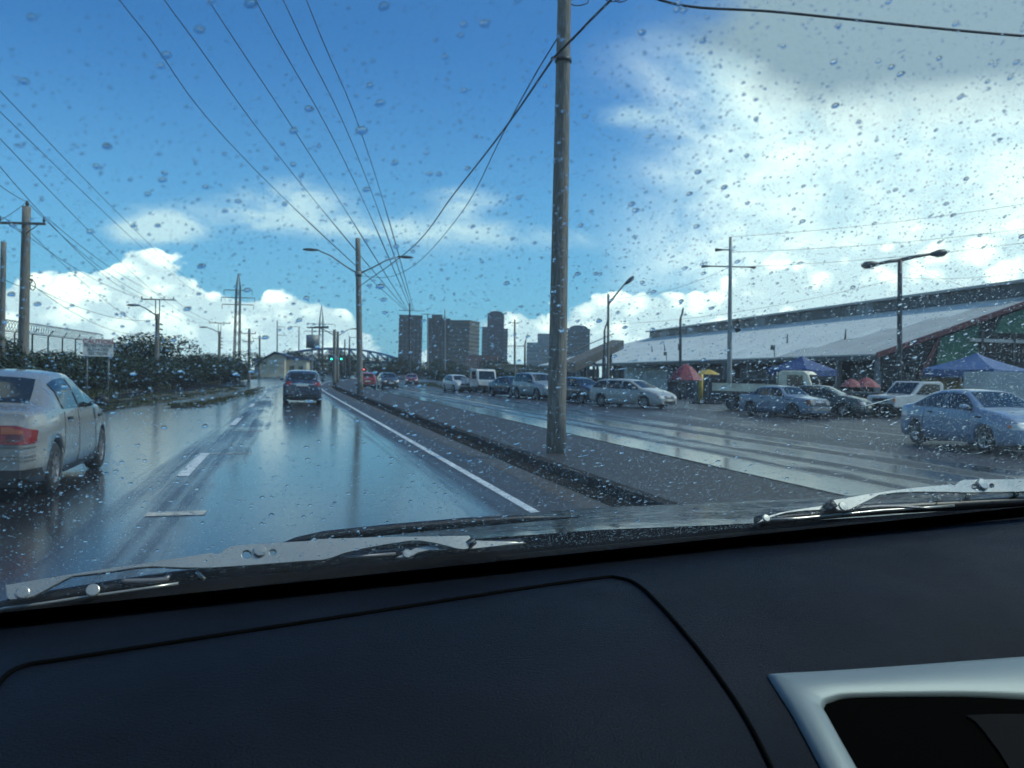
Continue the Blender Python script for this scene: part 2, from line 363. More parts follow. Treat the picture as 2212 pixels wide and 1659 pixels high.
def grass_tufts(name, label, spots, h, n_each):
    b = MB()
    for (x, y, z, rad) in spots:
        for _ in range(n_each):
            a = rnd.uniform(0, 6.28); r = rad*math.sqrt(rnd.random()); px, py = x+r*math.cos(a), y+r*math.sin(a)
            t = rnd.uniform(0, 6.28); hh = h*rnd.uniform(.4, 1.2); w = .02+.015*rnd.random()
            lx, ly = rnd.uniform(-.5, .5)*hh, rnd.uniform(-.5, .5)*hh
            b.add([(px-w*math.cos(t), py-w*math.sin(t), z), (px+w*math.cos(t), py+w*math.sin(t), z), (px+lx, py+ly, z+hh)], [(0,1,2)])
    o = b.build(name, M_GRASS); tag(o, label, 'grass', kind='stuff'); return o
sp = []
for q in isl:
    for k in range(46):
        i = rnd.randrange(len(q)//2); a, c = q[i], q[len(q)-1-i]; t = rnd.random()
        j = min(i+1, len(q)//2-1); u = rnd.random()
        sp.append(((a[0]*t+c[0]*(1-t))*(1-u)+(q[j][0]*t+q[len(q)-1-j][0]*(1-t))*u, (a[1]*(1-u)+q[j][1]*u), .06, .35))
grass_tufts('island_grass', 'thin wet grass growing on the low islands left of the lanes', sp, .13, 26)
sp = [(left_edge(y)+bend(y)-rnd.uniform(-.4, 1.2), y, .02, .8) for y in [rnd.uniform(28, 150) for _ in range(190)]]
grass_tufts('verge_grass', 'yellow-green grass strip at the foot of the dark hedge', sp, .35, 40)
sp = [(15.4+bend(y)+rnd.uniform(-.5, 1.5), y, .0, .8) for y in [rnd.uniform(78, 130) for _ in range(70)]]
grass_tufts('kerbside_grass', 'grass patch by the opposite road beyond the parked white cars', sp, .3, 40)

# ------------------------------------------------------------------ vegetation
def crown_mesh(name, blobs, n, leaf):
    b = MB(); vols = [(q[3]*q[4]*q[5])**.67 for q in blobs]; tot = sum(vols)
    for q, vv in zip(blobs, vols):
        for _ in range(int(n*vv/tot)):
            d = Vector((rnd.gauss(0,1), rnd.gauss(0,1), rnd.gauss(0,1))).normalized()
            rr = rnd.uniform(.55, 1.0)**.6 * (1+.22*noise.noise(Vector((d.x*2.5+q[0], d.y*2.5+q[1], d.z*2.5+q[2]))))
            p = Vector((q[0]+d.x*q[3]*rr, q[1]+d.y*q[4]*rr, q[2]+d.z*q[5]*rr))
            if p.z < .02: p.z = .02+rnd.random()*.1
            nn = (d + Vector((rnd.gauss(0,.6), rnd.gauss(0,.6), rnd.gauss(0,.6)+.3))).normalized()
            a = nn.orthogonal().normalized(); a.rotate(Matrix.Rotation(rnd.uniform(0, 6.28), 3, nn)); c = nn.cross(a)
            s = leaf*rnd.uniform(.6, 1.5)
            b.add([p-a*s, p-c*s*.55+nn*s*.15, p+a*s, p+c*s*.55+nn*s*.15], [(0,1,2,3)])
    return b.mesh(name, M_LEAF)
def blobs_for(w, h, k, base=.0):
    out = []
    for _ in range(k):
        x, y = rnd.uniform(-w*.34, w*.34), rnd.uniform(-w*.34, w*.34)
        rz = h*rnd.uniform(.22, .36); z = base + rnd.uniform(rz*.7, max(rz*.8, h-base-rz))
        out.append((x, y, z, w*rnd.uniform(.2,.32), w*rnd.uniform(.2,.32), rz))
    out.append((0, 0, base+(h-base)*.45, w*.4, w*.4, (h-base)*.45)); return out
CM = [crown_mesh('crown', blobs_for(4, 3, 9), 11000, .062), crown_mesh('crown', blobs_for(4, 3, 10), 11000, .062), crown_mesh('crown', blobs_for(4, 3, 8), 11000, .062)]
TM = []
for k in range(2):
    b = MB()
    b.tube([(0,0,-.05),(.05,.02,.8),(.0,.06,1.7)], [.14,.10,.06], 8)
    for j in range(5):
        a = j*1.3+k; b.tube([(.04,.03,.5+.2*j),(.5*math.cos(a),.5*math.sin(a),1.2+.25*j),(1.0*math.cos(a),1.0*math.sin(a),1.6+.25*j)], [.06,.04,.015], 6)
    TM.append(b.mesh('trunk', M_TRUNK))
def tree(name, label, cat, x, y, w, h, group, k=None, z0=0.0):
    o = empty(name, (x, y, z0), rnd.uniform(0, 6.28)); tag(o, label, cat, group)
    i = rnd.randrange(3) if k is None else k
    c = bpy.data.objects.new('crown', CM[i]); COL.objects.link(c); c.parent = o; c.scale = (w/4, w/4, h/3)
    t = bpy.data.objects.new('trunk', TM[i % 2]); COL.objects.link(t); t.parent = o; t.scale = (w/4, w/4, h/3)
    return o
VG = 'shrubs and trees of the left hedge'
veg = [(-13.4,31.5,7.5,3.1,'dark shrub at the left edge of the frame behind the white sedan'),
       (-12.0,36.5,6,2.7,'dark shrub at the foot of the tall left utility pole'),
       (-11.4,42,5.5,2.55,'pointed shrub between the tall utility pole and the caution sign'),
       (-11.0,48,5,1.95,'low dark hedge shrub directly under the caution sign'),
       (-10.9,53.5,6,2.3,'hedge shrub just right of the caution sign'),
       (-10.6,59,6.5,2.4,'even dark hedge shrub right of the sign, before the domed tree'),
       (-10.4,65,6.5,2.5,'hedge shrub at the left foot of the domed tree'),
       (-11.4,76,8.0,4.3,'tall domed dark tree standing above the left hedge'),
       (-9.2,72,6.5,2.5,'dark shrub at the right foot of the domed tree'),
       (-9.0,82,7.5,2.5,'hedge shrub past the domed tree, below the lattice tower'),
       (-8.6,93,7,2.4,'hedge shrub below the second street lamp on the left'),
       (-8.2,105,8.5,3.7,'rounded tree just left of the cream blue-roofed house'),
       (-7.8,119,8,2.6,'shrub at the end of the hedge beside the cream house')]
for i, (x, y, w, h, lb) in enumerate(veg): tree('hedge_shrub' if h < 4 else 'tree', lb, 'shrub' if h < 4 else 'tree', x, y, w, h, VG, i % 3)
far_veg = [(4,205,9,6.5,'dark tree behind the blue roof of the cream house'),(13,215,10,7,'dark tree to the right of the cream house under the footbridge'),
           (24,225,11,6.0,'bush mass below the footbridge by the green signals'),(35,240,12,5.5,'dark bush below the middle of the blue footbridge'),
           (47,262,14,6.0,'bushy tree under the right end of the blue footbridge'),(64,270,15,6.5,'dark tree in front of the first tower block'),
           (78,280,15,6,'dark tree in front of the twin tower block'),(92,285,15,6.5,'tree at the foot of the twin tower block, right side'),
           (-1,190,8,4,'low bush to the left behind the cream house'),(27,150,7,2.6,'low bush beside the far end of the opposite road'),
           (33,140,8,3.0,'bush above the parked white hatchback far right'),(108,265,12,11,'leafy tree at the foot of the narrow blue tower')]
for x, y, w, h, lb in far_veg: tree('tree', lb, 'tree', x, y, w, h, 'far trees round the junction')

# ------------------------------------------------------------------ poles, lamps, wires
def line_up(p, q, z):                      # point on the line p->q at height z
    t = (z-p.z)/(q.z-p.z); return p + (q-p)*t
def pole_part(root, p0, p1, ra, rb, m, n=12, name='pole', seg=6):
    pts = [Vector(p0).lerp(Vector(p1), i/seg) for i in range(seg+1)]
    return MB().tube(pts, [ra+(rb-ra)*i/seg for i in range(seg+1)], n).build(name, m, root)
def cobra(root, start, end, r=.035, head=.75, drop=.0, bendk=.35):
    """lamp arm that leaves a pole at start, rises and bends to a head at end"""
    s, e = Vector(start), Vector(end); d = e-s; h = Vector((d.x, d.y, 0))
    mid = s + d*.72 + Vector((0,0,.12*d.length*bendk))
    arm = MB().tube([s, s+d*.35+Vector((0,0,.02)), mid, e], [r*1.1, r, r*.9, r*.8], 8).build('lamp_arm', M_STEEL, root)
    u = h.normalized(); w = Vector((-u.y, u.x, 0)); b = MB(); rows = []
    for t, ww, hh in [(0,.05,.05),(.15,.10,.09),(.5,.15,.12),(.85,.13,.10),(1,.05,.04)]:
        c = e + u*(head*t) + Vector((0,0,.02)); rows.append([c + w*(ww*math.cos(a)) + Vector((0,0,hh*math.sin(a)*(1 if math.sin(a) > 0 else .35))) for a in [6.2832*k/10 for k in range(11)]])
    hd = b.grid(rows).build('lamp_head', M_LAMP, root); fixn(hd)
    b = MB(); rows = [[e + u*(head*t) + w*(ww*q) + Vector((0,0,-.04)) for q in (-1,-.4,.4,1)] for t, ww in [(.3,.08),(.5,.11),(.7,.11),(.9,.07)]]
    b.grid(rows).build('lens', M_LENS, hd)
def band(root, p, r, h=.12, m=None): return MB().tube([Vector(p)-Vector((0,0,h/2)), Vector(p)+Vector((0,0,h/2))], r, 12).build('clamp_band', m or M_DSTEEL, root)

def wire(name, a, b, sag, r, label, group='overhead wires', n=14, wob=0.0, cat='wire', sd=0):
    a, b = Vector(a), Vector(b); pts = []
    for i in range(n+1):
        t = i/n; p = a.lerp(b, t); p.z -= sag*4*t*(1-t)
        if wob: p += Vector((noise.noise(Vector((t*40, sd, 0))), noise.noise(Vector((t*40, sd, 5))), noise.noise(Vector((t*40, sd, 9)))))*wob
        pts.append(p)
    o = MB().tube(pts, r, 5).build(name, M_WIRE); return tag(o, label, cat, group)

# --- pole 1, the big one on the median
P1b = gp(1201, 978, .13); D1 = (P1b-CP).dot(fw); P1t = ap(1219, 0, D1)
root = empty('utility_pole', P1b); tag(root, 'thick weathered utility pole on the median, nearest the camera', 'utility pole', 'poles on the median')
loc = lambda p, base: Vector(p)-Vector(base)
p_top = line_up(P1b, P1t, 10.8)
def local_pole(root, base, top, ra, rb, m, n=14):
    d = Vector(top)-Vector(base); return pole_part(root, d.normalized()*-.1, d, ra, rb, m, n, seg=10)
local_pole(root, P1b, p_top, .175, .105, M_WOOD)
p130 = line_up(P1b, P1t, ap(1206, 130, D1).z)
band(root, loc(p130, P1b), .155, .07)
b = MB(); b.tube([loc(p130, P1b)+Vector((-.15,-.05,0)), loc(p130, P1b)+Vector((-.24,-.10,-.03))], .035, 8); b.build('wire_clamp', M_DSTEEL, root)
for k, (cx, cy, rr) in enumerate([(1270,-2,.17),(1345,-8,.14),(1362,-4,.10),(1240,-16,.22)]):
    c = loc(ap(cx*1.0-20, cy, D1), P1b); MB().tube([c+Vector((rr*1.1*math.cos(a), .05*math.sin(2*a), rr*.7*math.sin(a))) for a in [6.2832*i/16 for i in range(17)]], .010, 5).build('coiled_cable', M_WIRE, root)

# --- pole 2 with the double lamp, and the farther ones along the median
def double_lamp(base, top, ra, rb, label, arms, zarm, hd=.75):
    base, top = Vector(base), Vector(top)
    root = empty('street_lamp', base); tag(root, label, 'street lamp', 'double street lamps on the median')
    local_pole(root, base, top, ra, rb, M_WOOD)
    j = line_up(base, top, zarm); band(root, j-base, ra*1.02, .3, M_STEEL)
    for e in arms: cobra(root, j-base, Vector(e)-base, .045, hd)
    return root
P2b = gp(778, 851, .13); D2 = (P2b-CP).dot(fw); P2t = ap(773, 515, D2)
jz = ap(777, 592, D2).z
double_lamp(P2b, P2t, .20, .155, 'double-armed street lamp on a pole in the median, second pole ahead', [ap(690, 542, D2-.6), ap(858, 556, D2+.4)], jz, 1.0)
for (x, yb, yt, D, a1, a2, lb) in [(722.5, 828, 712, 96, (690,709), (None), 'third pole on the median with one lamp arm to the left'),
                            (729.5, 822, 716, 112, (None), (756,711), 'fourth pole on the median with one lamp arm to the right')]:
    pb = ap(x, yb, D); pb.z = .13; pt = ap(x, yt, D)
    root = empty('street_lamp', pb); tag(root, lb, 'street lamp', 'poles on the median'); local_pole(root, pb, pt, .2, .16, M_WOOD)
    e = a1 or a2; cobra(root, pt-pb-Vector((0,0,.6)), ap(e[0], e[1], D)-pb, .05, 1.4 if a1 is None else -1.4 if False else 1.4)

# --- left row
def cross_pole(base, top, ra, rb, label, armw, arms=((.0,),), lamp=None, m=M_WOOD, group='utility poles on the left', pins=True, adir=None, name='utility_pole'):
    base, top = Vector(base), Vector(top); root = empty(name, base); tag(root, label, 'utility pole', group)
    local_pole(root, base, top, ra, rb, m, 12)
    u = Vector(adir) if adir else rt.copy(); u.z = 0; u.normalize()
    for (dz, w) in arms:
        c = top-base-Vector((0,0,dz)); k = MB(); f_ = Vector((u.y, -u.x, 0))*(rb+.05)
        k.prism([c-u*w+f_+Vector((0,0,-.05)), c+u*w+f_+Vector((0,0,-.05)), c+u*w+f_+Vector((0,0,.05)), c-u*w+f_+Vector((0,0,.05))], (0,0,0), f_.normalized()*.09)
        k.build('crossarm', M_WOOD if m == M_WOOD else m, root)
        if pins:
            for s in (-1, 1):
                pp = c+u*(w*.96*s)+f_*1.5; MB().tube([pp+Vector((0,0,.05)), pp+Vector((0,0,.10)), pp+Vector((0,0,.16)), pp+Vector((0,0,.27))], [.02,.06,.05,.03], 8).build('insulator', M_DSTEEL, root)
                MB().tube([c+u*(w*.7*s)+f_, c+Vector((0,0,-.45))+f_*.6], .02, 6).build('brace', M_STEEL, root)
    if lamp: cobra(root, lamp[0]-base, lamp[1]-base, .04, .8)
    return root
DL = 37.0
LPb = ap(50, 752, DL); LPb.z = 0; LPt = ap(57.5, 446, DL)
r_ = cross_pole(LPb, LPt, .24, .17, 'tall thick utility pole with a crossarm, on the left above the hedge', 0, ((.75, .95),))
MB().tube([LPt-LPb+Vector((.02,0,-.02)), LPt-LPb+Vector((.02,0,.12)), LPt-LPb+Vector((.02,0,.24))], [.05,.08,.04], 8).build('insulator', M_DSTEEL, r_)
q = line_up(LPb, LPt, ap(66, 610, DL).z)-LPb
b = MB(); b.tube([q+Vector((.30,0,-.12))+Vector((.05*math.cos(a)*2.0, .0, .2*math.sin(a))) for a in [6.2832*i/14 for i in range(15)]], .022, 6)
b.tube([q+Vector((.15,0,.1)), q+Vector((.32,0,.1))], .03, 6); b.build('cable_coil', M_WIRE, r_)
for zz in (.28, .14, 0): MB().tube([q+Vector((.12,0,zz)), q+Vector((.30,-.02,zz))], .025, 6).build('hook', M_DSTEEL, r_)
L2b = ap(3, 760, 34); L2b.z = 0; L2t = ap(8, 522, 34)
cross_pole(L2b, L2t, .13, .10, 'thinner bare pole cut by the left edge of the photo', 0, ())
# left street lamps on utility poles
def left_lamp(x, yb, yt, ylow, D, lx, ly, label, aw):
    base = ap(x, yb, D); base.z = 0; top = ap(x+.6, yt, D)
    root = cross_pole(base, line_up(base, top, ap(x, ylow, D).z), .17, .14, label, 0, ())
    tp = line_up(base, top, ap(x, ylow, D).z)-base; tt = top-base; u = rt.copy(); u.z = 0; u.normalize()
    for s in (-1, 1): MB().tube([tp+u*(.14*s)-Vector((0,0,.4)), tt+u*(.14*s)], .04, 6).build('riser', M_STEEL, root)
    MB().tube([tt-u*aw, tt+u*aw], .05, 6).build('crossarm', M_STEEL, root)
    for s in (-1, -.4, .4, 1): MB().tube([tt+u*(aw*.97*s), tt+u*(aw*.97*s)+Vector((0,0,.22))], [.05,.03], 6).build('insulator', M_DSTEEL, root)
    e = ap(lx, ly, D); cobra(root, tp-Vector((0,0,.15)), e-base, .045, .95)
    for k in range(4): MB().tube([tp+Vector((.15,0,-.7-.35*k)), tp+Vector((.36,0,-.75-.35*k))], .06, 6).build('hook', M_DSTEEL, root)
    return root
left_lamp(340, 760, 647, 678, 62, 303, 661, 'street lamp on a pole left of the domed tree', 1.15)
left_lamp(474, 770, 698, 716, 96, 449, 708, 'smaller street lamp left of the lattice tower', 1.15)
for (x, yb, yt, D, arms, lb) in [(538.5, 790, 710, 110, ((.6,.9),(1.6,.7)), 'bare crossarm pole just right of the lattice tower'),
                                 (561, 790, 725, 150, ((.5,1.2),), 'small crossarm pole above the rounded tree'),
                                 (1112, 830, 690, 150, ((.6,.8),(4.5,1.6)), 'thin pole with a low crossarm right of the narrow tower')]:
    base = ap(x, yb, D); base.z = 0; cross_pole(base, ap(x, yt, D), .2, .15, lb, 0, arms, pins=True, group='distant utility poles')
# lattice tower
def lattice(x, yb, yt, ybm, D, w, label, arms):
    base = ap(x, yb, D); base.z = 0; top = ap(x, yt, D); Hh = top.z; root = empty('lattice_tower', base); tag(root, label, 'pylon')
    zb = ap(x, ybm, D).z; u = rt.copy(); u.z = 0; u.normalize(); v = Vector((-u.y, u.x, 0)); lg = []
    for s in (-1, 1):
        for t in (-1, 1):
            f0 = u*(w*.62*s)+v*(w*.62*t); f1 = u*(w*.42*s)+v*(w*.42*t)+Vector((0,0,zb))
            MB().tube([f0, f1, Vector((u*(.05*s)+v*(.05*t)))+Vector((0,0,Hh))], [.13,.12,.06], 6).build('tower_leg', M_STEEL, root); lg.append((f0, f1))
    nb = 9
    for i in range(nb):
        t0, t1 = i/nb, (i+1)/nb
        for (a, c) in ((0,1),(1,3),(3,2),(2,0)):
            p, q = lg[a][0].lerp(lg[a][1], t0), lg[c][0].lerp(lg[c][1], t1)
            MB().tube([p, q], .04, 4).build('brace', M_STEEL, root)
    for (ya, wl) in arms:
        c = Vector((0,0,ap(x, ya, D).z)); MB().tube([c-u*wl, c+u*wl], .09, 6).build('crossarm', M_STEEL, root)
        for s in (-1, 1): MB().tube([c+u*(wl*s), c+u*(wl*s)-Vector((0,0,.9))], .05, 6).build('insulator', M_DSTEEL, root)
    return root
lattice(511.5, 770, 590, 620, 170, .85, 'tall lattice power tower above the left trees', [(627,2.7),(643,3.2),(658,3.0)])
lattice(692, 790, 660, 690, 260, 1.1, 'paler lattice tower far behind, near the footbridge', [(700,4.0),(716,5.0)])
# tall thin steel poles in the distance
def thin_pole(x, yb, yt, D, label, r=.14, arms=(), m=M_STEEL, name='steel_pole', cat='steel pole', group='distant steel poles'):
    base = ap(x, yb, D); base.z = 0; top = ap(x, yt, D); root = empty(name, base); tag(root, label, cat, group)
    pole_part(root, (0,0,-.1), top-base, r, r*.6, m, 8); u = rt.copy(); u.z = 0; u.normalize()
    for (ya, wl, wr) in arms: MB().tube([Vector((0,0,ap(x, ya, D).z))-u*wl, Vector((0,0,ap(x, ya, D).z))+u*wr], .07, 6).build('crossarm', m, root)
    return root
thin_pole(599, 780, 692, 210, 'thin pale pole left of the footbridge with short side arms', .2, [(706,0,1.6),(724,.2,2.0)])
thin_pole(646, 780, 706, 220, 'thin pale pole with one top arm, second left of the footbridge', .2, [(706,2.4,.2)])
thin_pole(697, 790, 684, 300, 'faint tall pole behind the fourth median pole', .25, [])
thin_pole(745, 800, 733, 190, 'short dark post behind the footbridge truss, left of the second lamp', .22, [], M_DSTEEL)
thin_pole(755, 800, 727, 200, 'short dark T-topped post behind the footbridge, beside the second lamp', .22, [(729,.2,1.5)], M_DSTEEL)
thin_pole(885, 830, 655, 205, 'dark power pole with wide crossarms in front of the first tower block', .28, [(671,3.0,3.0)], M_DSTEEL)
thin_pole(924, 830, 677, 215, 'slim power pole with a crossarm between the two tall blocks', .22, [(679,2.0,1.0)], M_STEEL)
thin_pole(961, 830, 668, 230, 'pale power pole with an arm in front of the twin tower block', .25, [(685,2.6,.4)], M_STEEL)
# round sign on a pole
r_ = thin_pole(674.5, 800, 706, 150, 'post carrying a round dark sign drum, left of the median poles', .17, [], M_STEEL, 'sign_post', 'sign post', None)
bz = ap(674.5, 738, 150).z
MB().tube([(0,-.25,bz-1.1),(0,-.25,bz+1.1)], [1.15,1.15], 14).build('sign_drum', M_STEEL, r_)
u = rt.copy(); u.z = 0; u.normalize(); tz = ap(674.5, 708, 150).z
MB().prism([u*.2+Vector((0,0,tz)), u*2.6+Vector((0,0,tz-.05)), u*2.6+Vector((0,0,tz+.35)), u*.2+Vector((0,0,tz+.25))], (0,0,0), (0,.5,0)).build('lamp_head', M_LAMP, r_)

# right-hand poles
def lot_lamp(x, yb, yt, D, label, heads, r=.09, m=M_DSTEEL, hl=.6, za=None):
    base = ap(x, yb, D); base.z = 0; top = ap(x, yt, D); root = empty('lamp_post', base); tag(root, label, 'lamp post', 'lamp posts by the market')
    d = top-base; pole_part(root, d.normalized()*-.1, d, r, r*.8, m, 10)
    for (hx, hy) in heads:
        e = ap(hx, hy, D)-base; st = Vector(d) if za is None else d*za; MB().tube([st, st.lerp(e, .5)+Vector((0,0,.03)), e], [r*.7, r*.6, r*.5], 8).build('lamp_arm', m, root)
        uu = (e-st); uu.z *= .6; uu.normalize() if uu.length else None
        rows = []; w = Vector((-uu.y, uu.x, 0)).normalized()
        for t, ww, hh in [(-.1,.05,.05),(.1,.16,.12),(.45,.24,.2),(.8,.22,.19),(1,.06,.06)]:
            c = e+uu*(hl*t); rows.append([c+w*(ww*math.cos(a))+Vector((0,0,hh*math.sin(a))) for a in [6.2832*k/10 for k in range(11)]])
        hd = fixn(MB().grid(rows).build('lamp_head', M_LAMP, root))
        MB().add([e+uu*(hl*t)+w*(.17*q)+Vector((0,0,-.215)) for t, q in ((.2,-1),(.2,1),(.85,1),(.85,-1))], [(0,1,2,3)]).build('lens', M_LENS, hd)
    return root
lot_lamp(1944, 835, 562, 47, 'dark T-shaped twin lamp post before the long market roof', [(1897,570),(2010,549)], .15, hl=.9)
lot_lamp(1470, 830, 690, 66, 'short lamp post with one bent head left of the steel power pole', [(1472,680)], .12, hl=.5)
lot_lamp(1306, 825, 715, 78, 'low lamp post just left of the tall lamp pole by the ramp', [(1309,702)], .12, hl=.6)
lot_lamp(1314, 835, 635, 62, 'tall lamp pole with a long thin arm to the right, beside the ramp', [(1350,613)], .10, hl=.8, m=M_WOOD, za=.90)
lot_lamp(1134, 825, 745, 95, 'short hooked lamp left of the big pole', [(1136,734)], .12, hl=.7)
base = ap(1576, 838, 60); base.z = 0
r_ = empty('power_pole', base); tag(r_, 'pale slender steel power pole with small crossarms in front of the market roof', 'power pole')
tp = ap(1578, 512, 60)-base; pole_part(r_, (0,0,-.1), tp, .19, .10, mat('pale_pole', (.30,.31,.29), .5, var=.2), 10)
for (ya, wl, wr) in [(576,1.85,1.75),(540,.95,.1)]:
    c = Vector((tp.x*.8, tp.y*.8, ap(1576, ya, 60).z)); MB().tube([c-u*wl, c+u*wr], .05, 6).build('crossarm', M_DSTEEL, r_)
    for s in ([-wl, wr] if ya == 576 else [-wl]):
        q = c+u*s; MB().tube([q-u*.1+Vector((0,0,-.02)), q+u*(.75 if s < 0 else -.75)*.6], [.12,.05], 8).build('insulator', M_DSTEEL, r_)
b = MB(); b.tube([(.25,-.1,4.9),(.45,-.2,5.0),(.5,-.25,5.5),(.3,-.15,5.7)], [.15,.2,.2,.1], 8); b.build('floodlight', M_LAMP, r_)

# wires: six lines that cross overhead from behind the camera to the far power pole
far_pts = [ap(x, y, 205) for x, y in [(876,671),(879,671),(882,671),(888,671),(891,671),(894,671)]]
nm = ['leftmost', 'second', 'third', 'fourth', 'fifth', 'rightmost']
mids = [((258,0),(615,430)), ((355,0),(690,446)), ((450,0),(745,452)), ((552,0),(795,455)), ((612,0),(812,440)), ((662,0),(826,428))]
for i, ((x0, y0), (x1, y1)) in enumerate(mids):
    a = ap(x0, y0, 30); m_ = ap(x1, y1, 62); e = far_pts[i]
    back = a + (a-m_)*.9
    # smooth curve through the points
    P = [back, a, m_, e]; pts = []
    def cr(p0, p1, p2, p3, t): return .5*((2*p1)+(p2-p0)*t+(2*p0-5*p1+4*p2-p3)*t*t+(3*p1-p0-3*p2+p3)*t**3)
    P2 = [P[0]+(P[0]-P[1])] + P + [P[-1]+(P[-1]-P[-2])*.2]
    for k in range(3):
        for j in range(8): pts.append(cr(*P2[k:k+4], j/8))
    pts.append(P[-1])
    o = MB().tube(pts, [.016]*9+[.020]*8+[.05]*8, 5).build('power_line', M_WIRE)
    tag(o, nm[i]+' of the six power lines running overhead from the top left', 'wire', 'six overhead power lines')
# lines along the left poles
arm = lambda s: LPt-Vector((0,0,.5))+u*(.92*s)
l62 = ap(340.6, 645, 62); l96 = ap(474.6, 697, 96)
lw = [(ap(-60, 505, 20), LPt+Vector((0,0,.2)), .1, 'wire from the left edge to the top pin of the tall left pole'),
      (ap(-60, 420, 20), arm(-1), .1, 'wire from the left edge to the left crossarm pin of the tall pole'),
      (ap(-60, 350, 20), LPt+Vector((0,0,.2)), .1, 'steeper wire from the left edge to the top pin of the tall left pole'),
      (LPt+Vector((0,0,.2)), l62+u*-.4, .5, 'wire from the top of the tall left pole to the first left lamp'),
      (arm(1), l62+u*1.1, .5, 'wire from the right crossarm pin to the first left lamp pole'),
      (arm(-1), l62+u*-1.1, .5, 'wire from the left crossarm pin to the first left lamp pole'),
      (line_up(LPb, LPt, ap(60,494,DL).z), ap(300, 700, 64), .3, 'wire leaving the tall left pole below its crossarm'),
      (q*0+line_up(LPb, LPt, ap(66,610,DL).z), ap(342, 690, 62), .6, 'lower service wire from the coil on the tall left pole'),
      (line_up(LPb, LPt, ap(66,604,DL).z), ap(300, 722, 66), .6, 'lowest service wire from the tall left pole over the hedge'),
      (ap(-40, 578, 30), line_up(LPb, LPt, ap(52,622,DL).z), .05, 'short wire from the left edge to the tall pole at coil height'),
      (l62+u*-1.1, l96+u*-1.1, .6, 'left wire between the two left lamp poles'), (l62+u*1.1, l96+u*1.1, .6, 'right wire between the two left lamp poles'),
      (ap(-30, 165, 22), ap(470, 640, 150), 1.0, 'first high faint wire sloping from the left edge towards the lattice tower'),
      (ap(-30, 212, 22), ap(480, 660, 150), 1.0, 'second high faint wire sloping from the left edge towards the lattice tower'),
      (ap(-30, 268, 22), ap(430, 690, 120), 1.0, 'third faint wire sloping from the left edge, above the tall pole'),
      (ap(-30, 325, 22), ap(300, 640, 62), .6, 'fourth faint wire sloping from the left edge, just above the tall pole top')]
for i, (a, e, s, lb) in enumerate(lw): wire('power_line', a, e, s, .012 if i < 12 else .011, lb, 'wires along the left poles')
# cables at pole 1 and pole 2
a1 = ap(1334, 0, D1-1.0); a0 = a1 + (a1-p130)*1.2
wire('bundled_cable', a0, p130+Vector((-.2,-.1,0)), .0, .022, 'thick cable from the top edge down to the clamp on the nearest pole', 'cables at the median poles', wob=.02)
t2 = line_up(P2b, P2t, ap(777, 620, D2).z)
def via(name, pts, r, label, group):
    P = [Vector(p) for p in pts]; P2 = [P[0]*2-P[1]]+P+[P[-1]*2-P[-2]]; out = []
    for k in range(len(P)-1):
        for j in range(8): out.append(.5*((2*P2[k+1])+(P2[k+2]-P2[k])*(j/8)+(2*P2[k]-5*P2[k+1]+4*P2[k+2]-P2[k+3])*(j/8)**2+(3*P2[k+1]-P2[k]-3*P2[k+2]+P2[k+3])*(j/8)**3))
    out.append(P[-1]); return tag(MB().tube(out, r, 5).build(name, M_WIRE), label, 'wire', group)
via('bundled_cable', [p130+Vector((-.2,-.1,0)), ap(1085,285,21), ap(980,420,29), ap(890,535,40), t2], .022, 'thick sagging cable from the nearest pole to the double street lamp', 'cables at the median poles')
via('thin_cable', [line_up(P1b, P1t, ap(1200,60,D1).z), ap(1150,172,17.5), ap(1085,292,22), ap(1000,455,31), ap(905,565,43), ap(840,598,50), t2+Vector((0,0,.7))], .013, 'thinner second cable from the nearest pole to the double street lamp', 'cables at the median poles')
via('twisted_cable', [p_top+Vector((.1,0,-1.5)), ap(1425,0,15.2), ap(1700,28,15.0), ap(2212,78,14.6), ap(2700,100,14.2)], .024, 'dark twisted cable crossing the top right corner of the sky', 'cables at the median poles')
for i, (y0, y1, lb) in enumerate([(512,420,'topmost faint wire over the market roof to the right edge'),(545,478,'second faint wire over the market roof to the right edge'),
                                  (577,508,'third faint wire over the market roof to the right edge')]):
    wire('power_line', ap(1576, y0, 60), ap(2330, y1, 58), .35, .012, lb, 'wires from the steel power pole')
wire('power_line', ap(1576, 577, 60), ap(1318, 645, 62), .5, .010, 'faint wire from the steel power pole left to the lamp by the ramp', 'wires from the steel power pole')
wire('power_line', ap(1946, 600, 47.2), ap(2330, 566, 47), .35, .009, 'thin wire from the T-shaped lamp to the right edge', 'wires from the steel power pole')
wire('power_line', ap(1320, 700, 62), ap(1946, 600, 47.2), .5, .009, 'thin low wire between the ramp lamp and the T-shaped lamp', 'wires from the steel power pole')
wire('power_line', ap(1946, 565, 47.2), ap(2330, 690, 60), .3, .008, 'thin wire dropping from the T-shaped lamp to the market roof', 'wires from the steel power pole')

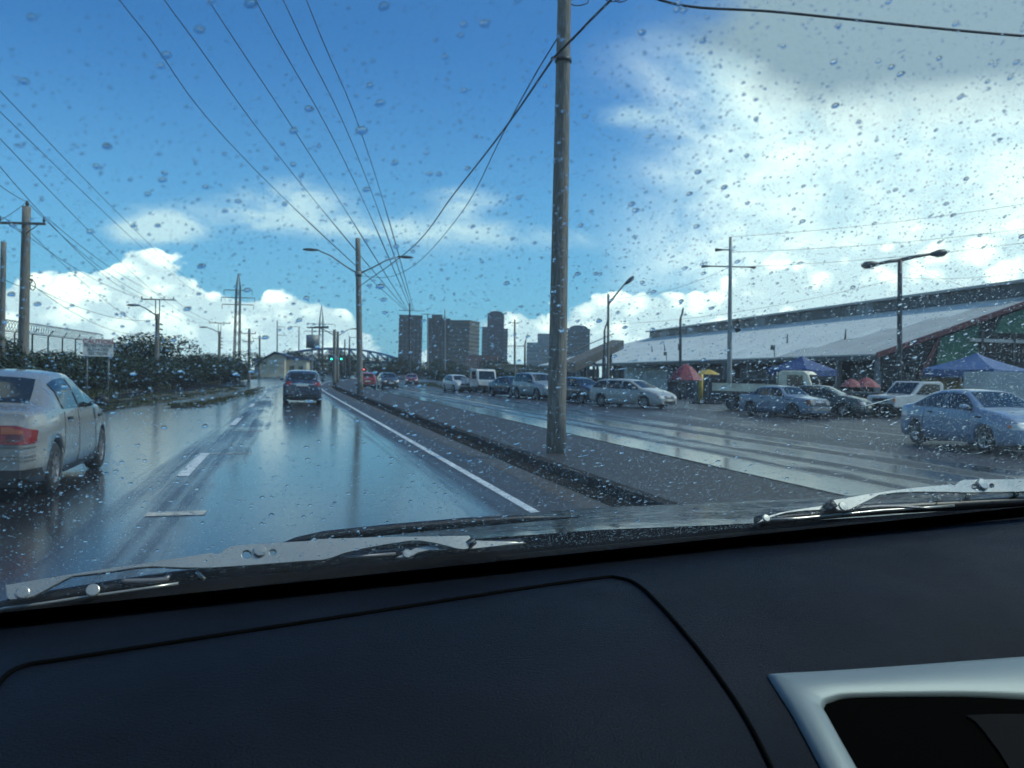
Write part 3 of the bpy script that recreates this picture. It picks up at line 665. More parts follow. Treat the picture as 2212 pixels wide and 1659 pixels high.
# ------------------------------------------------------------------ left fence with razor wire, sign, house
Z3 = Vector((0,0,1))
fa, fb = Vector((-14.2, 34.0, 0)), Vector((-12.2, 64.0, 0)); nf = 12
root = empty('fence', fa); tag(root, 'chain-link fence with razor wire coils behind the left hedge', 'fence')
M_RAZ = mat('razor_wire', (.12,.125,.13), .5, .5)
for i in range(nf+1):
    p = (fb-fa)*(i/nf); MB().tube([p, p+Z3*3.0, p+Z3*3.35+Vector((.25,0,0))], .045, 6).build('fence_post', M_DSTEEL, root)
for zz in (.3, 1.6, 2.95): MB().tube([Z3*zz, fb-fa+Z3*zz], .02, 5).build('fence_rail', M_STEEL, root)
b = MB(); pts = []; nt = 78
for i in range(nt*10):
    t = i/(nt*10); a = 6.2832*i/10; p = (fb-fa)*t; pts.append(p+Vector((.1+.30*math.cos(a), 0, 3.32+.30*math.sin(a))))
b.tube(pts, .016, 3); b.build('razor_coil', M_RAZ, root)
b = MB(); d = fb-fa; n = 150
for i in range(n):
    p = d*(i/n); w = d/n
    for s in (-1, 1): b.tube([p+Z3*(.2 if s > 0 else 2.9), p+w*14*(1 if i < n-14 else 0)+Z3*(2.9 if s > 0 else .2)], .006, 3, cap=False)
b.build('chain_link', M_RAZ, root)['kind'] = 'stuff'
p = (fb-fa)*.13; MB().box(p+Vector((.1,-.06,2.3)), (.9,.03,1.1)).build('grey_panel', mat('pale_panel', (.42,.46,.48), .5, var=.2), root)

M_SIGN = mat('sign_white', (.68,.68,.62), .5, var=.2, vs=2); M_SRED = mat('sign_red', (.42,.05,.05), .5); M_SBLK = mat('sign_black', (.045,.05,.05), .5)
def text_mesh(name, s, size, m, parent, pos, ex=.004, rot=(R(90),0,0), font_align='CENTER'):
    cu = bpy.data.curves.new('t', 'FONT'); cu.body = s; cu.size = size; cu.extrude = ex; cu.align_x = font_align; cu.align_y = 'CENTER'
    o = bpy.data.objects.new('t', cu); COL.objects.link(o); dg = bpy.context.evaluated_depsgraph_get()
    me = bpy.data.meshes.new_from_object(o.evaluated_get(dg)); bpy.data.objects.remove(o); me.materials.clear(); me.materials.append(m)
    t = bpy.data.objects.new(name, me); COL.objects.link(t); t.parent = parent; t.location = pos; t.rotation_euler = rot; return t
DS = 36.0
c = ap(212, 751, DS); root = empty('warning_sign', (c.x, c.y, 0), R(8)); tag(root, 'white CAUTION sign with red and black lettering above the left hedge', 'sign')
sw, sh = 60*K*DS/FPX, 38*K*DS/FPX
MB().box((0,0,c.z), (sw,.04,sh)).build('sign_board', M_SIGN, root)
for s in (-1, 1): MB().tube([(s*sw*.35,.06,0),(s*sw*.35,.06,c.z+sh*.45)], .035, 8).build('sign_post', M_STEEL, root)
for k, (tx, sz, m) in enumerate([('CAUTION', .25, M_SRED), ('PEDESTRIANS', .17, M_SBLK), ('ELEVATED', .17, M_SBLK), ('SECTION', .17, M_SBLK)]):
    text_mesh('lettering', tx, sz, m, root, (0,-.026,c.z+sh*(.33-.225*k)))

M_CREAM = mat('cream_wall', (.58,.52,.38), .7, var=.25, vs=.8); M_BROOF = mat('blue_roof', (.035,.07,.14), .5, var=.2, vs=1.0)
c = ap(590, 795, 175); root = empty('house', (c.x-1.7, c.y, 0), R(-6)); tag(root, 'cream gabled house with a dark blue roof beyond the hedge', 'house')
w_, dp, hw, hr = 3.9, 12.0, 2.9, 4.9
b = MB(); b.prism([(-1.0,0,0),(w_,0,0),(w_,0,4.35),(1.9,0,hr-.35),(-1.0,0,hw)], (0,0,0), (0,dp,0)); b.build('wall', M_CREAM, root)
b = MB(); b.prism([(-2.1,-.5,hw-.55),(1.9,-.5,hr),(1.9,-.5,hr+.22),(-2.1,-.5,hw-.3)], (0,0,0), (0,dp+1,0)); b.prism([(1.9,-.5,hr),(w_+.6,-.5,hr-.7),(w_+.6,-.5,hr-.48),(1.9,-.5,hr+.22)], (0,0,0), (0,dp+1,0)); b.build('roof', M_BROOF, root)
b = MB(); b.box((w_+2.0, 6.5, 1.8), (4,7,3.6)); wg = b.build('wall_wing', M_CREAM, root)
b = MB(); b.prism([(w_+.1,2.7,3.6),(w_+4.4,2.7,3.6),(w_+4.4,2.7,4.2),(w_+.1,2.7,4.2)], (0,0,0), (0,8,0)); b.build('roof', M_BROOF, root)
for k in range(2): MB().box((w_+1.1+1.8*k, 2.98, 1.9), (.9,.1,1.0)).build('window', M_CGL, root)

# ------------------------------------------------------------------ blue truss footbridge and signals
M_BRI = mat('bridge_blue', (.04,.135,.27), .5, var=.3, vs=1.0)
DB = 285.0
A = ap(548, 778, DB); Bp = ap(892, 779, DB); zd = (A.z+Bp.z)/2-.3; A.z = Bp.z = zd
root = empty('footbridge', (A.x, A.y, 0)); tag(root, 'dark blue arched truss footbridge spanning the road far ahead', 'footbridge')
o0 = Vector((A.x, A.y, 0)); ln = (Bp-A); L = ln.length; ud = ln.normalized(); vd = Vector((-ud.y, ud.x, 0))
AL = lambda t, y, z: ud*(L*t)+vd*y+Z3*z
b = MB(); b.prism([AL(0,-1.4,zd-.5), AL(1,-1.4,zd-.5), AL(1,-1.4,zd+.5), AL(0,-1.4,zd+.5)], (0,0,0), vd*2.8); b.build('deck', M_BRI, root)
tx0, tx1 = .12, .96
def chord(t):
    q = (t-tx0)/(tx1-tx0); return zd+.4+ (3.7*(1-abs(2*q-1)**2.2))
npn = 14
for s in (-1.4, 1.4):
    MB().tube([AL(tx0+(tx1-tx0)*i/24, s, chord(tx0+(tx1-tx0)*i/24)) for i in range(25)], .36, 6).build('top_chord', M_BRI, root)
    for i in range(1, npn):
        t = tx0+(tx1-tx0)*i/npn; MB().tube([AL(t, s, zd+.4), AL(t, s, chord(t))], .20, 5).build('upright', M_BRI, root)
        t2_ = tx0+(tx1-tx0)*(i+(1 if i < npn/2 else -1))/npn
        MB().tube([AL(t, s, zd+.4), AL(t2_, s, chord(t2_))], .16, 5).build('diagonal', M_BRI, root)
    MB().tube([AL(tx0, s, zd+1.5), AL(tx1, s, zd+1.5)], .07, 5).build('handrail', M_BRI, root)
for t in (.02, .24, .93): MB().box(AL(t, 0, zd/2-.25), (1.4,1.4,zd-.5)).build('pier', mat('pier_concrete', (.25,.26,.26), .7, var=.3), root)
M_GRN = mat('green_light', (.02,.3,.2), .3, emit=(.02,.95,.62), es=5.0); M_RED = mat('red_light', (.4,.02,.02), .3, emit=(1,.10,.10), es=4.0)
def signal(x, y, D, m, lit, label, hgt=1.0):
    c = ap(x, y, D); root = empty('traffic_light', (c.x, c.y, 0)); tag(root, label, 'traffic light', 'traffic lights at the junction')
    MB().tube([(.35,0,0),(.35,0,c.z+.6)], .11, 8).build('post', M_DSTEEL, root)
    MB().box((0,0,c.z+(.34 if lit == 0 else -.34 if lit == 2 else 0)), (.42,.3,1.15)).build('housing', M_BLK, root)
    b = MB().tube([(0,-.16,c.z),(0,-.22,c.z)], [.19*hgt,.16*hgt], 14); b.build('lit_lamp', m, root)
signal(716, 775.5, 205, M_GRN, 0, 'green traffic light, leftmost, under the footbridge'); signal(737, 775.5, 205, M_GRN, 0, 'green traffic light, second from the left under the footbridge')
signal(746, 783, 240, M_GRN, 0, 'smaller green traffic light left of the second lamp pole', .9); signal(768, 784, 240, M_GRN, 0, 'dim green traffic light beside the second lamp pole', .7)
signal(786, 798, 150, M_RED, 2, 'red signal lamp just right of the second lamp pole', .6)
# low clutter behind the junction
def shed(x0, x1, yt, D, dep, col, label, roofc=(.12,.13,.14), pitch=.6):
    a, c = ap(x0, yt, D), ap(x1, yt, D); h = (a.z+c.z)/2; w = (c-a).length; root = empty('shed', ((a.x+c.x)/2, (a.y+c.y)/2, 0), -PSI); tag(root, label, 'building', 'low buildings beyond the junction')
    MB().box((0,dep/2,h/2), (w,dep,h)).build('wall', mat('shed_%.2f_%.2f_%.2f' % col, col, .7, var=.3, vs=.5), root)
    MB().prism([(-w/2-.3,-.3,h),(w/2+.3,-.3,h),(w/2+.3,-.3,h+.15),(-w/2-.3,-.3,h+.15)], (0,0,0), (0,dep+.6,0)).build('roof', mat('shed_roof_%.2f' % roofc[0], roofc, .5), root)
    n = max(1, int(w/3))
    for k in range(n): MB().box((-w/2+w*(k+.5)/n, -.02, h*.5), (w/n*.5,.1,h*.35)).build('window', M_CGL, root)
shed(800, 868, 795, 330, 8, (.16,.15,.14), 'low grey shed behind the far red car')
shed(880, 935, 800, 240, 8, (.20,.21,.19), 'low grey-green building below the first tower block')
shed(940, 1010, 812, 190, 8, (.12,.11,.10), 'dark low building behind the parked white cars')
shed(1005, 1075, 768, 420, 12, (.28,.14,.11), 'brick red building between the twin block and the narrow tower')
shed(1060, 1130, 788, 160, 10, (.42,.34,.22), 'tan roofed stall left of the big pole', (.40,.33,.22))
shed(1120, 1195, 800, 120, 8, (.25,.24,.20), 'grey stall row behind the silver four-wheel drive', (.34,.30,.22))
shed(690, 722, 800, 250, 5, (.30,.32,.32), 'pale block added for the bright sky patches under the footbridge deck')  # added block, stands in for bright sky gaps below the deck

# ------------------------------------------------------------------ tower blocks
def tower(x0, x1, yt, D, depth, rz, wallc, winc, label, floors, cols, roof='flat', name='tower_block', wh=.5, ww=.6, side=True):
    a, c = ap(x0, yt, D), ap(x1, yt, D); h = (a.z+c.z)/2; w = (c-a).length*math.cos(0)
    root = empty(name, ((a.x+c.x)/2, (a.y+c.y)/2, 0), -PSI+rz); tag(root, label, 'tower', 'tower blocks on the skyline')
    wm = mat('wall_'+label[:24], wallc, .7, var=.25, vs=.05); MB().box((0,depth/2,h/2), (w,depth,h)).build('wall', wm, root)
    gm = mat('win_'+label[:24], winc, .2, var=.3, vs=.3); fh = h/(floors+.6)
    bw = MB().box((0,0,0), (w/cols*ww, .5, fh*wh)).mesh('window', gm)
    for f in range(1, floors):
        for k in range(cols):
            o = bpy.data.objects.new('window', bw); COL.objects.link(o); o.parent = root; o.location = (-w/2+w*(k+.5)/cols, -.1, fh*(f+.7))
    if side:
        n2 = max(2, int(depth/(w/cols))); bw2 = MB().box((0,0,0), (.5, depth/n2*ww, fh*wh)).mesh('window', gm)
        for f in range(1, floors):
            for k in range(n2):
                for s in (-1, 1):
                    o = bpy.data.objects.new('window', bw2); COL.objects.link(o); o.parent = root; o.location = (s*w/2, depth*(k+.5)/n2, fh*(f+.7))
    MB().box((0,depth/2,h+.35), (w+.5,depth+.5,.7)).build('parapet', wm, root)
    if roof == 'plant': MB().box((-w*.1,depth/2,h+1.9), (w*.5,depth*.5,2.6)).build('plant_room', wm, root)
    if roof == 'arch':
        MB().prism([(-w*.42,0,h+.6)]+[(w*.42*math.cos(math.pi-math.pi*i/12), 0, h+.6+w*.16*math.sin(math.pi*i/12)) for i in range(13)]+[(w*.42,0,h+.6)], (0,0,0), (0,depth,0)).build('vault', wm, root)
    return root
tower(863, 912, 683, 520, 16, R(6), (.085,.08,.075), (.025,.03,.04), 'dark slab tower block, leftmost on the skyline', 13, 6, wh=.62, ww=.42)
tower(925, 972, 690, 520, 18, R(4), (.08,.075,.07), (.025,.03,.04), 'left wing of the twin brown tower block', 13, 6, 'plant', wh=.7, ww=.4)
tower(970, 1016, 694, 512, 18, R(-16), (.11,.105,.085), (.05,.058,.06), 'right wing of the twin tower block with horizontal window bands', 13, 3, wh=.38, ww=.94)
tower(1054, 1089, 679, 640, 20, R(2), (.04,.06,.085), (.025,.04,.065), 'narrow dark blue glass tower', 16, 5, 'arch', wh=.75, ww=.85)
tower(1042, 1056, 708, 640, 20, R(2), (.10,.12,.14), (.05,.07,.09), 'lower left shoulder of the blue glass tower', 13, 3, wh=.6, ww=.8)
tower(1088, 1097, 712, 640, 20, R(2), (.10,.12,.14), (.05,.07,.09), 'lower right shoulder of the blue glass tower', 13, 2, wh=.6, ww=.8)
tower(1226, 1274, 712, 600, 20, R(-5), (.11,.15,.16), (.06,.09,.10), 'vaulted grey-green tower right of the big pole', 12, 6, 'arch', wh=.55, ww=.8)
tower(1139, 1172, 742, 620, 18, R(0), (.32,.37,.38), (.22,.26,.28), 'pale stepped office block left of the big pole', 8, 5, wh=.4, ww=.9)
tower(1163, 1200, 723, 640, 18, R(0), (.34,.39,.40), (.24,.28,.30), 'taller pale office block partly behind the big pole', 10, 5, wh=.4, ww=.9)

# ------------------------------------------------------------------ the long market hall
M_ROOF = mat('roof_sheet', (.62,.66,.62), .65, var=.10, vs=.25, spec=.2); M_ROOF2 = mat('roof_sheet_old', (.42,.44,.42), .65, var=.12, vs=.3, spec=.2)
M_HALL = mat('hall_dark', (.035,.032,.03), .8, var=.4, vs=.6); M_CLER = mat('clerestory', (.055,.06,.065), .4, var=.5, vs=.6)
M_GREEN = mat('green_cladding', (.03,.13,.07), .5, var=.25, vs=.5); M_TRIM = mat('red_trim', (.13,.03,.03), .5, var=.3, vs=.6)
O = Vector((48.2, 64.2, 0)); ra = math.atan2(7.2, 102); HL = 136.0
root = empty('market_hall', O, -ra); tag(root, 'long open market hall with a wide pale grey roof and dark ridge vent', 'building')
EH, RH, RX = 4.2, 10.3, 17.5           # eave and ridge height, distance eave to ridge
def slope(x): return EH + (RH-EH)*x/RX
hipY = 30.0
sl_n = 46
# roof sheets one by one: light ones far, older darker ones near
ys = [HL*i/sl_n for i in range(sl_n+1)]
for i in range(sl_n):
    a, c = ys[i]+.01, ys[i+1]-.01
    def xtop(y): return RX if y < HL-hipY else RX*(HL-y)/hipY
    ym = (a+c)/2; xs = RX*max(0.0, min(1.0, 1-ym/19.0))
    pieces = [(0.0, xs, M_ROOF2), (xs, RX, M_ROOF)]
    # darker wedge: touches the whole near edge, tapering out along the eave towards the far end
    for (x0, x1, m) in pieces:
        if x1-x0 < .05: continue
        xa, xc = min(x1, xtop(a)), min(x1, xtop(c)); x0a, x0c = min(x0, xa), min(x0, xc)
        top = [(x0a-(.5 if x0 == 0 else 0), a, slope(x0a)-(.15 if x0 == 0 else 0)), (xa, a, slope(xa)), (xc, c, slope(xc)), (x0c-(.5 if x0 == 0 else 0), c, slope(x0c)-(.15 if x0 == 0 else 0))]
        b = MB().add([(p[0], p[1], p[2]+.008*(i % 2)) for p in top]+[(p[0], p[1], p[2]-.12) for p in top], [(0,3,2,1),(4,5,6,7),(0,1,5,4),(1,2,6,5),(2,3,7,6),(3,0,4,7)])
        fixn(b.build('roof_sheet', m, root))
b = MB().add([(RX,HL-hipY,RH),(0,HL,EH),(2*RX,HL,EH),(2*RX,0,EH),(RX,0,RH)], [(0,1,2),(0,2,3,4)]); b.build('roof_back', M_ROOF, root)
# small struts standing on the roof
for y in (14, 26, 42, 60, 66, 72):
    x = 5.0; MB().tube([(x,y,slope(x)),(x-.25,y-.5,slope(x)+1.0)], [.10,.05], 6).build('roof_vent', M_DSTEEL, root)
# ridge vent (clerestory) with panels
y0, y1 = 2.5, HL-hipY-1; cw = 1.6
for (x, nm2) in ((RX-cw, 'vent_panel'),):
    n = 30
    for k in range(n):
        a, c = y0+(y1-y0)*k/n, y0+(y1-y0)*(k+1)/n
        m = M_CLER if k not in (7, 15, 23, 27) else mat('clerestory_light', (.16,.19,.21), .4, var=.2)
        MB().box((x, (a+c)/2, slope(x)+.62), (.12, (c-a)-.06, 1.3+.04*(k % 3))).build('vent_panel', m, root)
b = MB().prism([(RX-cw-.7,0,slope(RX-cw)+1.25),(RX+cw,0,slope(RX-cw)+1.9),(RX+cw,0,slope(RX-cw)+2.1),(RX-cw-.7,0,slope(RX-cw)+1.5)], (0,0,0), (0,1,0))
o = MB().prism([(RX-cw-.7,y0-.6,slope(RX-cw)+1.25),(RX+cw,y0-.6,slope(RX-cw)+1.7),(RX+cw,y0-.6,slope(RX-cw)+1.95),(RX-cw-.7,y0-.6,slope(RX-cw)+1.5)], (0,0,0), (0,y1-y0+1.2,0)).build('vent_roof', M_ROOF2, root)
MB().box((RX-cw+.3, 1.0, slope(RX-cw)+.6), (1.2,2.6,1.2)).build('vent_end', M_ROOF2, root)
# gable end facing the road: barge board, green cladding, beams
MB().prism([(-.5,-.2,EH-.5),(RX,-.2,RH-.35),(RX,-.2,RH+.12),(-.5,-.2,EH-.03)], (0,0,0), (0,.18,0)).build('barge_board', M_TRIM, root)
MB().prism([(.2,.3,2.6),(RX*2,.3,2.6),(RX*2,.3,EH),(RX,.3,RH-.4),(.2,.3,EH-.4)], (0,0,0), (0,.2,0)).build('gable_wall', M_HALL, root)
MB().prism([(5.2,.12,3.0),(9.2,.12,3.0),(9.2,.12,slope(9.2)-.6),(5.6,.12,slope(5.6)-.6)], (0,0,0), (0,.15,0)).build('green_panel', M_GREEN, root)
MB().prism([(10.6,.12,6.2),(RX,.12,6.2),(RX,.12,slope(RX)-.6),(11.4,.12,slope(11.4)-.6)], (0,0,0), (0,.15,0)).build('green_panel', M_GREEN, root)
MB().prism([(3.6,.0,2.3),(4.0,.0,2.3),(5.6,.0,slope(5.6)-.5),(5.2,.0,slope(5.2)-.5)], (0,0,0), (0,.1,0)).build('red_strut', M_TRIM, root)
MB().box((13, .0, 5.5), (9.5,.2,.28)).build('beam', M_ROOF2, root)
for x in (9.4, 12.5, 15.5): MB().box((x, -.02, 5.0), (.25,.2,2.6)).build('post', M_DSTEEL, root)
MB().box((-.35, HL/2, EH-.42), (.25,HL,.5)).build('eave_beam', M_DSTEEL, root)
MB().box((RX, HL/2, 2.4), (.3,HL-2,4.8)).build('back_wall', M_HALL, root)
for k in range(22):
    y = .6+k*6.2; MB().box((.1, y, 1.95), (.4,.4,3.9)).build('column', mat('column_grey', (.20,.21,.21), .7, var=.3), root)
M_FRI = mat('stall_grey', (.14,.15,.15), .7, var=.4, vs=.4)
for k in range(11):
    y = 4+k*12; MB().box((2.6, y, 2.35+.2*(k % 2)), (.2,9.5,1.5)).build('fascia_panel', M_FRI if k % 3 else mat('fascia_dark', (.05,.055,.06), .6), root)
# floodlights under the eave
for y in (18, 50, 86):
    b = MB(); b.tube([(-.5,y,EH-.1),(-.6,y,EH+.7)], .05, 6); b.box((-.75,y,EH+.85), (.3,.45,.5)); b.build('floodlight', M_LAMP, root)
# walls of the lot: stalls inside as coloured boxes (each its own)
def stall(x, y, D, w, h, dep, col, label, rz=0.0, zc=None):
    c = ap(x, y, D); root = empty('market_stall', (c.x, c.y, 0), -PSI+rz); tag(root, label, 'stall', 'stalls before the market hall')
    m = mat('stall_%.2f_%.2f_%.2f' % col, col, .6, var=.25, vs=.8)
    MB().box((0,0,h*.5), (w,dep,h)).build('counter', m, root); MB().box((0,-.25,h+.06), (w+.3,dep+.6,.1)).build('shelf', M_FRI, root); return root
stall(1394, 815, 58, 2.6, 2.2, 1.6, (.40,.45,.43), 'small pale kiosk above the bonnet of the silver wagon')
stall(1600, 815, 64, 6.5, 1.6, 1.2, (.07,.075,.08), 'dark low stall behind the cream flatbed truck')
stall(1430, 822, 72, 8.0, 1.3, 1.2, (.05,.055,.06), 'dark stall between the silver wagon and the yellow post')
stall(2050, 850, 48, 2.6, 1.9, 1.0, (.30,.21,.05), 'stall with yellow goods left of the large white box')
stall(2050, 880, 46, .9, 1.0, .7, (.34,.12,.03), 'orange goods beside the large white box')
stall(1850, 850, 44, 4.5, 1.0, 1.0, (.06,.065,.07), 'dark stall under the two red umbrellas')
stall(1255, 822, 64, 8.0, 1.4, 1.2, (.06,.06,.06), 'dark stall line right of the big pole')

# ramp with canopy on posts right of the big pole
root = empty('covered_ramp', ap(1300, 800, 90)); p0 = Vector(root.location); p0.z = 0; root.location = p0
tag(root, 'dark covered stair ramp on posts rising to the right, beside the big pole', 'ramp')
a, c = ap(1212, 803, 84)-p0, ap(1322, 752, 96)-p0
b = MB(); b.prism([a, c, c+Z3*.9, a+Z3*.9], (0,0,0), (1.6,.6,0)); b.build('ramp_slab', mat('ramp_dark', (.07,.075,.075), .7, var=.3), root)
for t in (.12, .25, .45, .62, .82, .98):
    p = a.lerp(c, t); MB().tube([(p.x,p.y,0),(p.x,p.y,p.z+.1)], .16, 8).build('ramp_post', M_DSTEEL, root)
MB().tube([a+Z3*1.5, c+Z3*1.5], .05, 6).build('handrail', M_DSTEEL, root)

# gazebos, umbrellas, yellow post
def gazebo(x, yp, ye, D, half, col, label, hs=.35):
    c = ap(x, yp, D); ze = ap(x, ye, D).z; root = empty('gazebo', (c.x, c.y, 0), R(20)); tag(root, label, 'gazebo', 'blue gazebos'); m = mat('canopy_%.2f' % col[0], col, .6, var=.15, vs=1.5)
    n = 6; rows = []
    cor = [(-half,-half),(half,-half),(half,half),(-half,half)]
    b = MB()
    for k in range(4):
        p, q = cor[k], cor[(k+1) % 4]; rows = []
        for i in range(n+1):
            t = i/n; z = c.z+(ze-c.z)*(t**.8); rows.append([((p[0]*(1-s)+q[0]*s)*t, (p[1]*(1-s)+q[1]*s)*t, z-.06*math.sin(math.pi*s)*t) for s in (0,.25,.5,.75,1)])
        b.grid(rows, False); b.grid([rows[-1], [(v[0], v[1], v[2]-hs) for v in rows[-1]]], False)
    b.build('canopy', m, root)
    for p in cor: MB().tube([(p[0]*.97,p[1]*.97,0),(p[0]*.97,p[1]*.97,ze)], .035, 6).build('leg', M_STEEL, root)
gazebo(1733, 768, 798, 56, 1.5, (.022,.055,.17), 'blue peaked gazebo behind the cream flatbed truck')
gazebo(2110, 762, 798, 44, 1.75, (.045,.10,.24), 'larger blue gazebo at the right, left of the white box')
def umbrella(x, yp, D, rad, col, label, tilt=0.0, drop=.45):
    c = ap(x, yp, D); root = empty('umbrella', (c.x, c.y, 0)); tag(root, label, 'umbrella', 'market umbrellas'); m = mat('umb_%.2f_%.2f' % col[:2], col, .6, var=.15, vs=2)
    b = MB(); rows = [[(rad*t*math.cos(6.2832*k/8), rad*t*math.sin(6.2832*k/8), c.z-drop*t**1.6) for k in range(9)] for t in (.02,.35,.7,1)]
    b.grid(rows, False); b.build('canopy', m, root); MB().tube([(0,0,0),(0,0,c.z)], .025, 6).build('pole', M_STEEL, root)
umbrella(1482, 786, 52, 1.05, (.20,.03,.045), 'large drooping red umbrella left of the yellow post', drop=.95)
umbrella(1530, 798, 53, .75, (.42,.30,.05), 'small yellow umbrella right of the yellow post', drop=.3)
umbrella(1840, 818, 45, .6, (.20,.035,.04), 'small red umbrella, left of the red pair', drop=.42); umbrella(1872, 815, 45, .72, (.22,.04,.045), 'red umbrella, right of the red pair', drop=.5)
yb = gp(1513, 872); root = empty('bollard_post', yb); tag(root, 'slim yellow post standing between the silver wagon and old blue sedan', 'post')
h_ = ap(1513, 800, (yb-CP).dot(fw)).z
MB().tube([(0,0,0),(0,0,h_)], .14, 10).build('post', M_YEL, root); MB().box((.35,0,.06), (1.9,.8,.12)).build('base', M_KERB, root)
# large white box at the right edge
c = ap(2190, 875, 27.5); root = empty('white_box_trailer', (c.x, c.y, 0), -PSI-R(8)); tag(root, 'large plain white box trailer at the right edge behind the blue sedan', 'trailer')
MB().box((1.35,1.1,1.18), (4.2,2.1,1.62)).build('box_body', mat('white_panel', (.52,.53,.50), .5, var=.15, vs=.6), root)
for x in (0.1, 2.7):
    for y in (.15, 2.0): MB().lathe([(.0,-.1),(.30,-.1),(.32,0),(.30,.1),(0,.1)], 16).build('wheel', M_TYRE, root, (x, y, .32))
MB().box((1.35,1.1,.36), (4.1,1.9,.10)).build('chassis', M_BLK, root)

# ------------------------------------------------------------------ vehicles
def interp(P, x):
    if x <= P[0][0]: return P[0][1]
    for (a, za), (c, zc) in zip(P, P[1:]):
        if x <= c: t = (x-a)/(c-a); return za+(zc-za)*t
    return P[-1][1]
def smooth_interp(P, x):
    e = .07; return (interp(P, x-e)+2*interp(P, x)+interp(P, x+e))/4
class Car:
    """x: rear 0 -> front L; y: left +; z up.  Body lofted from cross-sections, all fittings sampled from its skin."""
    def __init__(s, L, W, top, belt, wr, xr, xf, gc=.20, plan=None, tumble=.20, zarch=None):
        s.L, s.W, s.top, s.belt, s.wr, s.xr, s.xf, s.gc, s.tumble = L, W, top, belt, wr, xr, xf, gc, tumble
        s.plan = plan or [(0,.80),(.06,.87),(.18,.93),(.5,.985),(1.0,1.0),(L-1.2,1.0),(L-.55,.965),(L-.22,.90),(L-.07,.82),(L,.72)]
    def w(s, x): return s.W/2*interp(s.plan, x)
    def zb(s, x):
        z = s.gc
        if x < .35: z += (.35-x)*.25
        if x > s.L-.4: z += (x-s.L+.4)*.15
        for xc in (s.xr, s.xf):
            R_ = s.wr+.055; d = abs(x-xc)
            if d < R_: z = max(z, s.wr+math.sqrt(R_*R_-d*d)*.98)
        return z
    def sec(s, x):
        zt = smooth_interp(s.top, x); w = s.w(x); zb = min(s.zb(x), zt-.03); zl = max(zb+.01, min(interp(s.belt, x), zt-.045))
        k = min(1.0, max(0.0, (zt-zl-.05)/.36)); wb = .965*w; wt = wb - .03 - s.tumble*k
        zl0 = min(zl, max(zb, s.gc+.32*(zl-s.gc)))
        P = [(.90*w, zb), (.955*w, zb+.004), (1.0*w, max(zb+.008, zl0)), (.995*w, max(zb+.012, s.gc+.72*(zl-s.gc))), (wb, zl)]
        h = zt-zl
        P += [(wb+(wt-wb)*.55+.012*k, zl+h*.55), (wt+.0, zt-.055*k-.012), (wt*.93, zt-.022*k-.004), (wt*.6, zt), (0, zt+.012)]
        return P
    def side_y(s, x, z):
        P = s.sec(x)[1:7]
        for (ya, za), (yc, zc) in zip(P, P[1:]):
            if z <= zc: t = 0 if zc == za else max(0, (z-za)/(zc-za)); return ya+(yc-ya)*min(1, t)
        return P[-1][0]
    def rear_x(s, y, z, front=False):
        L = s.L; lo, hi = 0.0, 1.0
        def inside(x):
            xx = L-x if front else x
            return smooth_interp(s.top, xx) >= z and s.side_y(xx, z) >= abs(y)
        if inside(0.0): return L if front else 0.0
        for _ in range(22):
            m_ = (lo+hi)/2
            if inside(m_): hi = m_
            else: lo = m_
        return L-hi if front else hi
    def body(s):
        xs = sorted(set([0, .02, .05, .09, .14, .2] + [s.L-q for q in (0, .02, .05, .09, .14, .2)] + [s.L*i/46 for i in range(47)] +
             [xc+(s.wr+.056)*q for xc in (s.xr, s.xf) for q in (-1.0, -.995, -.97, -.9, -.75, -.5, -.25, 0, .25, .5, .75, .9, .97, .995, 1.0)] + [p[0] for p in s.top]))
        b = MB(); rows = []
        for x in xs:
            P = s.sec(x); rows.append([(x, y, z) for y, z in P] + [(x, -y, z) for y, z in P[-2::-1]])
        b.grid(rows); n = len(rows[0])
        b.add(rows[0], [list(range(n))]); b.add(rows[-1], [list(range(n))[::-1]]); return b
    def side_patch(s, x0, x1, z0, z1, sgn, off=.006, nx=10, nz=4, mb=None):
        z0f = z0 if callable(z0) else (lambda x: z0); z1f = z1 if callable(z1) else (lambda x: z1); b = mb or MB(); rows = []
        for i in range(nx+1):
            x = x0+(x1-x0)*i/nx; a, c = z0f(x), max(z0f(x)+.002, z1f(x)); rows.append([(x, sgn*(s.side_y(x, a+(c-a)*k/nz)+off), a+(c-a)*k/nz) for k in range(nz+1)])
        return b.grid(rows)
    def end_patch(s, y0, y1, z0, z1, front=False, off=.008, ny=8, nz=4, mb=None, f=None):
        b = mb or MB(); rows = []
        for i in range(ny+1):
            y = y0+(y1-y0)*i/ny; a, c = (z0, z1) if f is None else f(i/ny)
            row = []
            for k in range(nz+1):
                z = a+(c-a)*k/nz; x = s.rear_x(y, z, front); row.append((x+(off if front else -off), y*(1+.006), z))
            rows.append(row)
        return b.grid(rows)
    def top_patch(s, x0, x1, in0, in1, off=.008, nx=8, ny=8):
        b = MB(); rows = []
        for i in range(nx+1):
            t = i/nx; x = x0+(x1-x0)*t; P = s.sec(x); wt = P[7][0]*(in0+(in1-in0)*t); e = .02
            sl = (smooth_interp(s.top, x+e)-smooth_interp(s.top, x-e))/(2*e); nn = Vector((-sl, 0, 1)).normalized(); row = []
            for k in range(ny+1):
                y = -wt+2*wt*k/ny; zz = interp([(0,P[9][1]),(P[8][0],P[8][1]),(P[7][0],P[7][1]),(P[6][0],P[6][1])], abs(y)); row.append((x+nn.x*off, y, zz+nn.z*off))
            rows.append(row)
        return b.grid(rows)
def tyre_mesh(r, w):
    return MB().lathe([(r*.62,-w/2),(r*.86,-w/2),(r*.97,-w/2+.02),(r,-w/4),(r,w/4),(r*.97,w/2-.02),(r*.86,w/2),(r*.62,w/2)], 28).mesh('tyre', M_TYRE)
